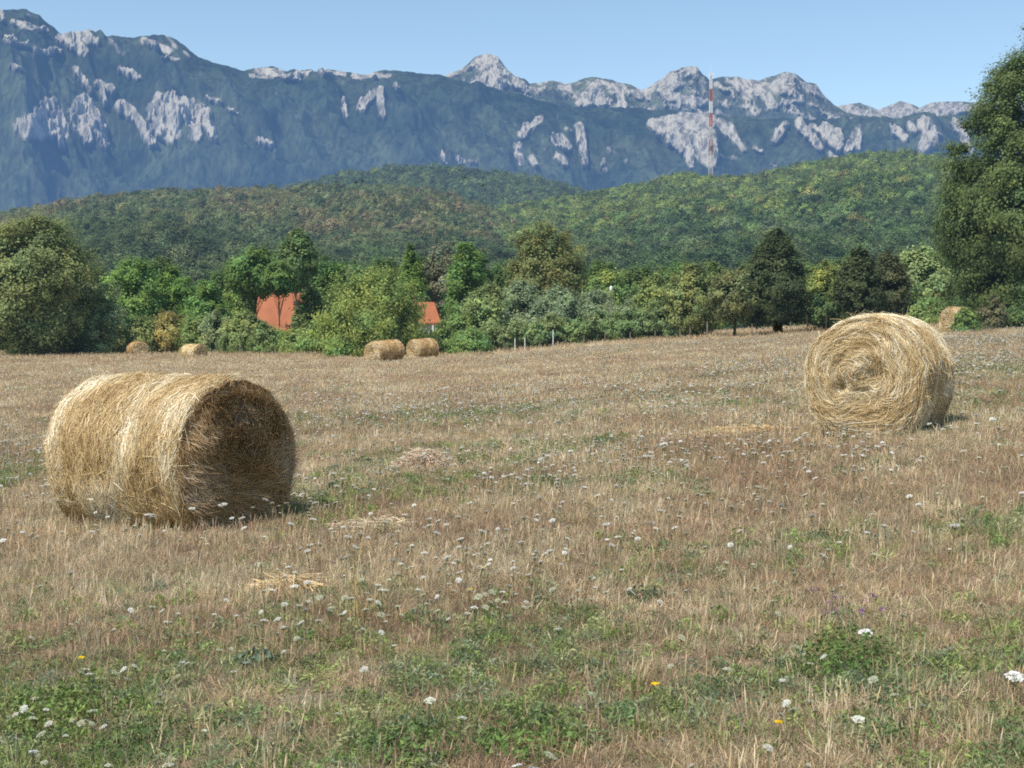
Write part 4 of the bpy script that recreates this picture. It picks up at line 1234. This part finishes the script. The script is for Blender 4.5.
# bare rock: strokes x0, y0, x1, y1, half width, strength (photo pixels on the slope)
ROCK_F = [(26, 127, 52, 110, 9, 1), (45, 128, 62, 130, 8, 1), (56, 106, 64, 134, 5, 1), (76, 112, 88, 140, 6, 1), (84, 105, 102, 132, 7, 1), (98, 126, 106, 145, 5, .75), (60, 138, 63, 148, 2.5, .8),  # right slab's weaker stroke puts its shadowed side into the colour
          (74, 70, 90, 92, 3, .95), (96, 84, 112, 92, 4, .95), (98, 86, 105, 103, 3, .9), (120, 70, 138, 79, 3, .9), (13, 68, 19, 70, 2.5, .9), (123, 107, 137, 120, 5, 1), (137, 120, 152, 145, 4, 1),
          (153, 112, 160, 134, 7, .85), (172, 106, 172, 134, 9, .85), (190, 108, 196, 136, 8, .85), (206, 116, 213, 140, 5, .95), (160, 102, 200, 108, 5, .8), (208, 99, 221, 103, 1.8, .9), (230, 110, 241, 115, 1.3, .7),
          (0, 8, 4, 21, 2, .8), (14, 24, 46, 29, 2.3, .85), (6, 41, 28, 46, 1.8, .7), (38, 51, 61, 53, 2.5, .85), (30, 13, 46, 17, 2.5, .55), (62, 37, 84, 52, 5, .95), (73, 33, 95, 42, 5, .9), (106, 40, 123, 53, 3.5, .65), (100, 36, 112, 40, 2, .5),
          (144, 41, 170, 50, 4, .8), (168, 37, 178, 48, 2.5, .6), (162, 58, 178, 59, 1.8, .8), (185, 52, 190, 57, 1.6, .6), (250, 75, 300, 79, 2, .75), (258, 69, 282, 74, 3.5, .9), (295, 77, 310, 71, 1.8, .9), (320, 72, 345, 74, 2.5, .85), (355, 75, 388, 75, 2.6, .9),
          (362, 108, 378, 92, 4, .95), (380, 92, 382, 116, 3.5, .9), (343, 103, 345, 115, 2.2, .85), (396, 87, 398, 90, 2.2, .8), (258, 142, 272, 148, 3, .6), (441, 157, 446, 164, 2.6, .8), (460, 161, 476, 163, 2, .6),
          (522, 136, 540, 119, 3.5, .95), (518, 147, 521, 162, 3.2, .95), (532, 157, 537, 164, 3, .7), (557, 139, 568, 147, 4.2, .9), (560, 158, 565, 165, 3.4, .9), (579, 129, 585, 164, 3.8, .95), (566, 129, 572, 133, 2, .6), (602, 160, 605, 173, 3, .6), (609, 152, 626, 160, 4, .45), (540, 140, 545, 150, 3, .5),
          (660, 128, 685, 116, 7, 1), (688, 116, 710, 120, 7, 1), (680, 135, 705, 138, 12, 1), (700, 150, 712, 162, 6, .9), (690, 148, 690, 166, 4, .95), (672, 140, 680, 150, 5, .9), (714, 130, 717, 158, 3, .6),
          (721, 123, 744, 151, 3.6, .8), (730, 127, 735, 135, 3, .8), (756, 149, 762, 153, 2.2, .9), (722, 158, 742, 160, 3, .45), (774, 141, 786, 127, 3.8, .95), (800, 125, 819, 148, 4.4, .95), (812, 127, 819, 132, 2.6, .85),
          (827, 131, 838, 146, 5.5, 1), (839, 131, 842, 140, 2.4, .85), (848, 152, 855, 130, 3.2, .95), (857, 129, 858, 150, 3.6, .95), (831, 158, 839, 160, 3.4, .9), (893, 129, 896, 135, 2.6, .9), (896, 133, 905, 138, 4, 1), (911, 127, 915, 131, 3.4, .95),
          (926, 126, 929, 137, 5.5, 1), (928, 138, 924, 149, 5.5, 1), (933, 130, 935, 144, 3.5, .9), (937, 135, 941, 137, 2, .8), (955, 123, 957, 130, 3, .9), (962, 129, 971, 152, 3, .95), (880, 130, 884, 136, 2, .5), (772, 165, 778, 168, 2.5, .6)]
ROCK_R = [(450, 75, 484, 59, 4, .75), (487, 60, 500, 80, 10, 1), (478, 78, 500, 86, 5, 1), (508, 78, 526, 90, 5, .85), (530, 88, 545, 87, 2.6, .8), (560, 86, 575, 93, 4, .65), (578, 102, 610, 103, 3.6, 1), (585, 97, 602, 95, 4.5, 1), (598, 82, 625, 86, 3, .7), (618, 88, 624, 106, 3.4, .9), (636, 92, 640, 100, 3.4, .9),
          (639, 90, 648, 99, 4, .95), (650, 88, 694, 69, 5, .95), (660, 92, 690, 82, 3, .8), (667, 96, 702, 104, 4.4, 1), (700, 82, 706, 100, 3, .7), (717, 85, 733, 96, 3.6, .85), (725, 80, 745, 84, 2, .6), (741, 84, 750, 103, 5.5, 1), (757, 90, 772, 106, 5.5, 1), (762, 87, 793, 78, 3.6, .95), (775, 88, 803, 97, 4, .85), (785, 103, 803, 100, 2.6, .85), (770, 82, 800, 88, 2.2, .7), (805, 83, 819, 95, 2.6, .65)]
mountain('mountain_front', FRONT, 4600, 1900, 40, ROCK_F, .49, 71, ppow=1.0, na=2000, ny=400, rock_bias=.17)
REAR = [(400, 100), (430, 84), (447, 75), (462, 68), (475, 58), (487, 54), (498, 57), (508, 70), (515, 76), (524, 78), (530, 84), (540, 82), (552, 80), (565, 84), (575, 82), (592, 77), (605, 78), (618, 82), (630, 84), (640, 91), (655, 82), (668, 75), (680, 68), (695, 66),
        (702, 74), (708, 80), (716, 78), (733, 76), (745, 80), (758, 81), (770, 76), (785, 73), (795, 75), (805, 82), (814, 83), (822, 95), (832, 105), (845, 112), (870, 118), (930, 126)]
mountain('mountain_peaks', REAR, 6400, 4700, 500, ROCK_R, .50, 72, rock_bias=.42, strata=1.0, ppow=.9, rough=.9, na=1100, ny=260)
FARR = [(780, 122), (815, 112), (830, 108), (842, 105), (858, 103), (868, 106), (876, 110), (888, 104), (898, 101), (908, 104), (918, 108), (928, 102), (945, 101), (965, 102), (980, 103), (995, 105), (1060, 104), (1120, 108)]
ROCK_FAR = [(842, 108, 870, 117, 5, 1), (876, 112, 898, 104, 4.5, .9), (892, 115, 923, 116, 3.6, 1), (898, 104, 915, 112, 4, .8), (921, 107, 966, 109, 6, .9), (982, 111, 992, 107, 5, 1), (966, 110, 985, 112, 3, .6)]
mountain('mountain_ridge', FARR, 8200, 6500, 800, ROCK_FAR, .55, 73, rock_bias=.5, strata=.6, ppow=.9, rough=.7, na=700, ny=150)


# ------------------------------------------------------------------ radio mast
def mast():
    depth = 880
    u, wt = ray(711, 73); x = float(u) * depth
    zt = CAM_Z + float(wt) * depth
    def zz(py): return CAM_Z + float(ray(711, py)[1]) * depth
    zb = float(right_h(np.array([x / depth]), np.array([860.0]))[0]) - 6
    r = thing('radio_mast', 'tall red and white striped lattice radio mast on the wooded hill', 'radio mast', (x, depth, zb))
    red = plain_mat('mast_red', (.42, .12, .11), .6, 1, .15); white = plain_mat('mast_white', (.72, .72, .72), .6, 1, .1); grey = plain_mat('mast_grey', (.42, .42, .43), .6, 1, .1); dull = plain_mat('mast_dull_red', (.20, .085, .08), .6, 1, .1)  # red softened: distance haze put into the paint colour
    def wid(z): return .55 + .75 * (zt - z) / (zt - zb)
    def section(name, z0, z1, mat, th, label=None):
        mb = MB()
        w0, w1 = wid(z0), wid(z1)
        cs = [(-1, -1), (1, -1), (1, 1), (-1, 1)]
        n = max(2, int(round((z1 - z0) / 2.4)))
        for (a, b) in cs:
            mb.tube([(a * w0, b * w0, z0 - zb), (a * w1, b * w1, z1 - zb)], th, 5)
        for i in range(n):
            za, zc = z0 + (z1 - z0) * i / n, z0 + (z1 - z0) * (i + 1) / n
            wa, wc = wid(za) - .02, wid(zc) - .02
            for j in range(4):
                (a, b), (c, d) = cs[j], cs[(j + 1) % 4]
                mb.tube([(a * wa, b * wa, za - zb), (c * wc, d * wc, zc - zb)], th * .6, 4)
                mb.tube([(c * wa, d * wa, za - zb + .03), (a * wc, b * wc, zc - zb + .03)], th * .6, 4)
                mb.tube([(a * wa, b * wa, za - zb), (c * wa, d * wa, za - zb)], th * .6, 4)
        o = link(name, mb.mesh(name, mat), r)
        if label: o['label'] = label
    p = [73, 89, 101, 113, 126, 140, 155]
    zs = [zz(q) for q in p] + [zb]
    mats = [white, red, white, red, grey, dull, grey]
    for i in range(len(zs) - 1):
        section('mast_section', zs[i + 1], zs[i], mats[i], .18 if i < 4 else .12, ['white lattice section', 'red lattice section', 'white lattice section', 'red lattice section', 'thin grey lattice section', 'thin dull red lattice section', 'thin grey lattice section'][i])
    mb = MB(); mb.tube([(0, 0, zt - zb - 1), (0, 0, zt - zb + 7)], [.16, .07], 6)
    link('antenna', mb.mesh('antenna', white), r)
    for k in range(3):
        mb = MB(); an = k * 2.1; c = (1.5 * math.cos(an), 1.5 * math.sin(an), zt - zb - 1.2)
        mb.box(c, (.5, .3, 2.4), an)
        mb.tube([(0, 0, c[2]), c], .07, 5)
        link('antenna_panel', mb.mesh('antenna_panel', white), r)


mast()


# ------------------------------------------------------------------ houses
M_tile, _t = new_mat('roof_tile')
_tc = _t.n('ShaderNodeTexCoord')
_w = _t.n('ShaderNodeTexWave', wave_type='BANDS', bands_direction='Z'); _w.inputs['Scale'].default_value = 4.0; _w.inputs['Distortion'].default_value = .4
_t.l(_tc.outputs['Object'], _w.inputs['Vector'])
_n = _t.n('ShaderNodeTexNoise'); _n.inputs['Scale'].default_value = .7; _n.inputs['Detail'].default_value = 5
_t.l(_tc.outputs['Object'], _n.inputs['Vector'])
_c = _t.mixrgb(_n.outputs['Fac'], (.32, .10, .042), (.60, .21, .09))
_c = _t.mixrgb(.55, _c, _w.outputs['Color'], 'MULTIPLY')
_p = _t.n('ShaderNodeBsdfPrincipled'); _p.inputs['Roughness'].default_value = .8
_t.l(_c, _p.inputs['Base Color'])
_b = _t.n('ShaderNodeBump'); _b.inputs['Strength'].default_value = .6; _t.l(_w.outputs['Fac'], _b.inputs['Height']); _t.l(_b.outputs[0], _p.inputs['Normal'])
_o = _t.n('ShaderNodeOutputMaterial'); _t.l(_p.outputs[0], _o.inputs[0])
M_wall = plain_mat('render_wall', (.62, .58, .50), .9, 2, .1)
M_glass = plain_mat('window_glass', (.03, .035, .04), .1, 2, .1)
M_white = plain_mat('white_paint', (.75, .75, .72), .5, 3, .08)
M_wood = plain_mat('weathered_wood', (.22, .18, .14), .85, 12, .4, .3)
M_brick = plain_mat('chimney_brick', (.30, .13, .09), .9, 5, .3)
M_metal = plain_mat('galvanised_steel', (.55, .57, .58), .4, 3, .15, metallic=.6)


def house(label, px0, px1, depth, eave_py, ridge_py, deep, rz=0.0, hip=0.0):
    u0, _ = ray(px0, 342); u1, _ = ray(px1, 342)
    x0, x1 = float(u0) * depth, float(u1) * depth
    cx = (x0 + x1) / 2; wdt = x1 - x0
    cy = depth + deep / 2
    g = gzf(cx, depth)
    ze = CAM_Z + float(ray(px0, eave_py)[1]) * depth - g
    zr = CAM_Z + float(ray(px0, ridge_py)[1]) * (depth + deep / 2) - g
    r = thing('house', label, 'house', (cx, cy, g), rz)
    wx, wy = wdt / 2 - .35, deep / 2 - .4
    mb = MB()
    # walls with gable ends
    v = [(-wx, -wy, -.3), (wx, -wy, -.3), (wx, wy, -.3), (-wx, wy, -.3), (-wx, -wy, ze), (wx, -wy, ze), (wx, wy, ze), (-wx, wy, ze), (-wx, 0, zr - .25), (wx, 0, zr - .25)]
    if hip: v[8] = (-wx + .1, 0, ze); v[9] = (wx - .1, 0, ze)
    mb.add(v, [[0, 1, 5, 4], [2, 3, 7, 6], [1, 2, 6, 5], [3, 0, 4, 7]], [[5, 6, 9], [7, 4, 8]])
    link('wall', mb.mesh('wall', M_wall), r)
    # roof slabs
    ex, ey = wdt / 2, deep / 2
    h = hip
    top = [(-ex, -ey, ze - .15), (ex, -ey, ze - .15), (ex, ey, ze - .15), (-ex, ey, ze - .15), (-ex + h, 0, zr), (ex - h, 0, zr)]
    bot = [(a, b, c - .16) for a, b, c in top]
    mb = MB()
    q = [[0, 1, 5, 4], [2, 3, 4, 5]]; t = [[1, 2, 5], [3, 0, 4]] if h else []
    qq = [list(reversed([i + 6 for i in f])) for f in q]; t2 = [list(reversed([i + 6 for i in f])) for f in t]
    side = [[0, 6, 7, 1], [2, 8, 9, 3]] + ([[1, 7, 8, 2], [3, 9, 6, 0]] if h else [[1, 7, 11, 5], [5, 11, 8, 2], [3, 9, 10, 4], [4, 10, 6, 0]])
    mb.add(top + bot, q + qq + side, t + t2)
    roof = link('roof', mb.mesh('roof', M_tile), r)
    mb = MB(); mb.box((-wdt * .22, .9, zr - .1), (.6, .6, 1.3)); mb.box((-wdt * .22, .9, zr + .6), (.75, .75, .12))
    link('chimney', mb.mesh('chimney', M_brick), roof)
    for wxp in (-.3, 0.08, .32):
        f = MB(); c = wdt * wxp
        for (dx, dz, sx, sz) in ((-.5, 0, .1, 1.3), (.5, 0, .1, 1.3), (0, .6, .9, .1), (0, -.6, .9, .1), (0, 0, .06, 1.1)):
            f.box((c + dx, -wy - .03, ze * .5 + dz), (sx, .1, sz))
        fo = link('window', f.mesh('window', M_white), r)
        g_ = MB(); g_.box((c, -wy - .006, ze * .5), (.9, .02, 1.1)); link('pane', g_.mesh('pane', M_glass), fo)
    d = MB(); d.box((-wdt * .12, -wy - .03, 1.0), (.9, .08, 2.0)); do = link('door', d.mesh('door', M_wood), r)
    if hip:
        for pxp in (.30, .46):
            mb = MB(); mb.box((wdt * pxp, -deep / 2 + .15, ze / 2), (.16, .16, ze - .3)); link('porch_post', mb.mesh('porch_post', M_white), r)
    hd = MB(); hd.box((-wdt * .12 + .36, -wy - .10, 1.05), (.12, .05, .04)); link('handle', hd.mesh('handle', M_metal), do)


house('house with a large orange tiled roof half hidden behind trees on the left', 252, 302, 172, 331, 293, 9.5)
house('small house with an orange tiled roof between the yellow green tree and grey green shrub', 400, 441, 150, 321, 302, 7.0, hip=.9)


def shed():
    depth = 128
    u, w = ray(502, 304)
    x = float(u) * depth; g = gzf(x, depth); top = CAM_Z + float(w) * depth - g
    r = thing('shed', 'small shed with a pale grey sheet roof half hidden behind the tall grey green shrub', 'shed', (x, depth + 1.2, g), .25)
    mb = MB(); mb.add([(-1, -1, -.2), (1, -1, -.2), (1, 1, -.2), (-1, 1, -.2), (-1, -1, top - .1), (1, -1, top - 1.3), (1, 1, top - 1.3), (-1, 1, top - .1)], [[0, 1, 5, 4], [1, 2, 6, 5], [2, 3, 7, 6], [3, 0, 4, 7]])
    link('wall', mb.mesh('wall', M_wood), r)
    mb = MB(); mb.add([(-1.15, -1.2, top), (1.15, -1.2, top - 1.38), (1.15, 1.2, top - 1.38), (-1.15, 1.2, top), (-1.15, -1.2, top - .08), (1.15, -1.2, top - 1.46), (1.15, 1.2, top - 1.46), (-1.15, 1.2, top - .08)],
                   [[0, 1, 2, 3], [7, 6, 5, 4], [0, 4, 5, 1], [1, 5, 6, 2], [2, 6, 7, 3], [3, 7, 4, 0]])
    link('roof', mb.mesh('roof', M_metal), r)


shed()


def lamp_post():
    depth = 138
    u, w = ray(611, 292)
    x = float(u) * depth; g = gzf(x, depth); H = CAM_Z + float(w) * depth - g
    r = thing('lamp_post', 'thin grey lamp post with a white lamp among the shrubs in the centre', 'lamp post', (x, depth, g))
    mb = MB(); mb.tube([(0, 0, -.2), (0, 0, H)], [.09, .05], 8); link('pole', mb.mesh('pole', M_metal, True), r)
    mb = MB(); s = np.linspace(0, PI, 7); mb.tube(np.stack([0 * s, 0 * s, H + .3 - .3 * np.cos(s)], 1), .02 + .13 * np.sin(s), 10)
    link('lamp_head', mb.mesh('lamp_head', M_white, True), r)


lamp_post()


# ------------------------------------------------------------------ fences
def fence(label, pts, heights, mats, wires=(.45, .8), half=.04):
    w = [np.array(on_ground(x, y)) for x, y in pts]
    r = thing('wire_fence', label, 'fence', tuple(w[0]))
    for p, h, m in zip(w, heights, mats):
        mb = MB(); q = p - w[0]
        mb.tube([(q[0], q[1], q[2] - .2), (q[0] + random.uniform(-.03, .03), q[1], q[2] + h)], [half, half * .9], 7)
        link('post', mb.mesh('post', m), r)
    for wz in wires:
        mb = MB()
        mb.tube([tuple(p - w[0] + np.array([0, -half, min(wz, h - .05)])) for p, h in zip(w, heights)], .003, 4)
        link('wire', mb.mesh('wire', M_bark), r)


def line(pxs, depth, d2=None):
    d2 = d2 or depth
    ds = np.linspace(depth, d2, len(pxs))
    return [at(p, d) for p, d in zip(pxs, ds)]


fence('wire fence with short white posts at the far field edge in the centre', line([488, 504, 515, 525, 540, 553, 566, 584, 605, 630, 655, 680], 107, 104), [.9, .9, 1.1, 1.1, .8, 1.5, .8, .9, .9, .9, .9, .9],
      [M_wood, M_wood, M_white, M_white, M_wood, M_white, M_wood, M_wood, M_wood, M_wood, M_wood, M_wood])
fence('thin wire fence with grey wooden posts in front of the hedge on the left', line([165, 205, 240, 275, 303, 330, 352], 122, 112), [1.1, 1.2, 1.1, 1.2, 1.5, 1.2, 1.1], [M_wood, M_wood, M_palebark, M_wood, M_palebark, M_wood, M_wood])
fence('wire fence with dark wooden posts left of the right bale', line([690, 707, 752, 790, 807, 826, 845], 103, 101), [1.0, 1.35, 1.0, 1.0, 1.5, 1.7, 1.0], [M_wood, M_palebark, M_wood, M_wood, M_bark, M_bark, M_wood])
fence('low pale wire fence at the foot of the large left tree', line([-20, 12, 30, 50, 82], 122, 122), [.6, .5, .5, .6, .6], [M_wood, M_wood, M_palebark, M_wood, M_wood])

# ------------------------------------------------------------------ light
P_AZ = math.radians(48); ELEV = math.radians(57)
to_sun = Vector((-math.cos(P_AZ) * math.cos(ELEV), -math.sin(P_AZ) * math.cos(ELEV), math.sin(ELEV)))
sd = bpy.data.lights.new('sun', 'SUN'); sd.energy = 5.0; sd.angle = math.radians(.53); sd.color = (1.0, .94, .84)
so = bpy.data.objects.new('sun', sd); COL.objects.link(so)
so.location = (-20, -20, 40)
so.rotation_euler = (-to_sun).to_track_quat('-Z', 'Y').to_euler()

world = bpy.data.worlds.new('World'); scene.world = world; world.use_nodes = True
wn = world.node_tree; wn.nodes.clear()
sky = wn.nodes.new('ShaderNodeTexSky'); sky.sky_type = 'NISHITA'; sky.sun_disc = False
sky.sun_elevation = ELEV; sky.sun_rotation = math.atan2(to_sun.x, to_sun.y) % (2 * PI)
sky.altitude = 300; sky.air_density = 1.0; sky.dust_density = 0.6; sky.ozone_density = 1.0
bg = wn.nodes.new('ShaderNodeBackground'); bg.inputs[1].default_value = .15
wo = wn.nodes.new('ShaderNodeOutputWorld')
mu = wn.nodes.new('ShaderNodeMix'); mu.data_type = 'RGBA'; mu.blend_type = 'MULTIPLY'; mu.inputs['Factor'].default_value = 1
mu.inputs[7].default_value = (1.07, 1.12, 1.10, 1)
wn.links.new(sky.outputs[0], mu.inputs[6]); wn.links.new(mu.outputs[2], bg.inputs[0]); wn.links.new(bg.outputs[0], wo.inputs[0])

scene.view_settings.view_transform = 'Standard'; scene.view_settings.look = 'None'; scene.view_settings.exposure = 0
scene.render.engine = 'CYCLES'
cy = scene.cycles
cy.max_bounces = 4; cy.diffuse_bounces = 3; cy.glossy_bounces = 1; cy.transmission_bounces = 2; cy.transparent_max_bounces = 4
cy.use_denoising = False
scene.render.filter_size = 1.5
cy.pixel_filter_type = 'BLACKMAN_HARRIS'; cy.filter_width = 1.9
cy.caustics_reflective = False; cy.caustics_refractive = False
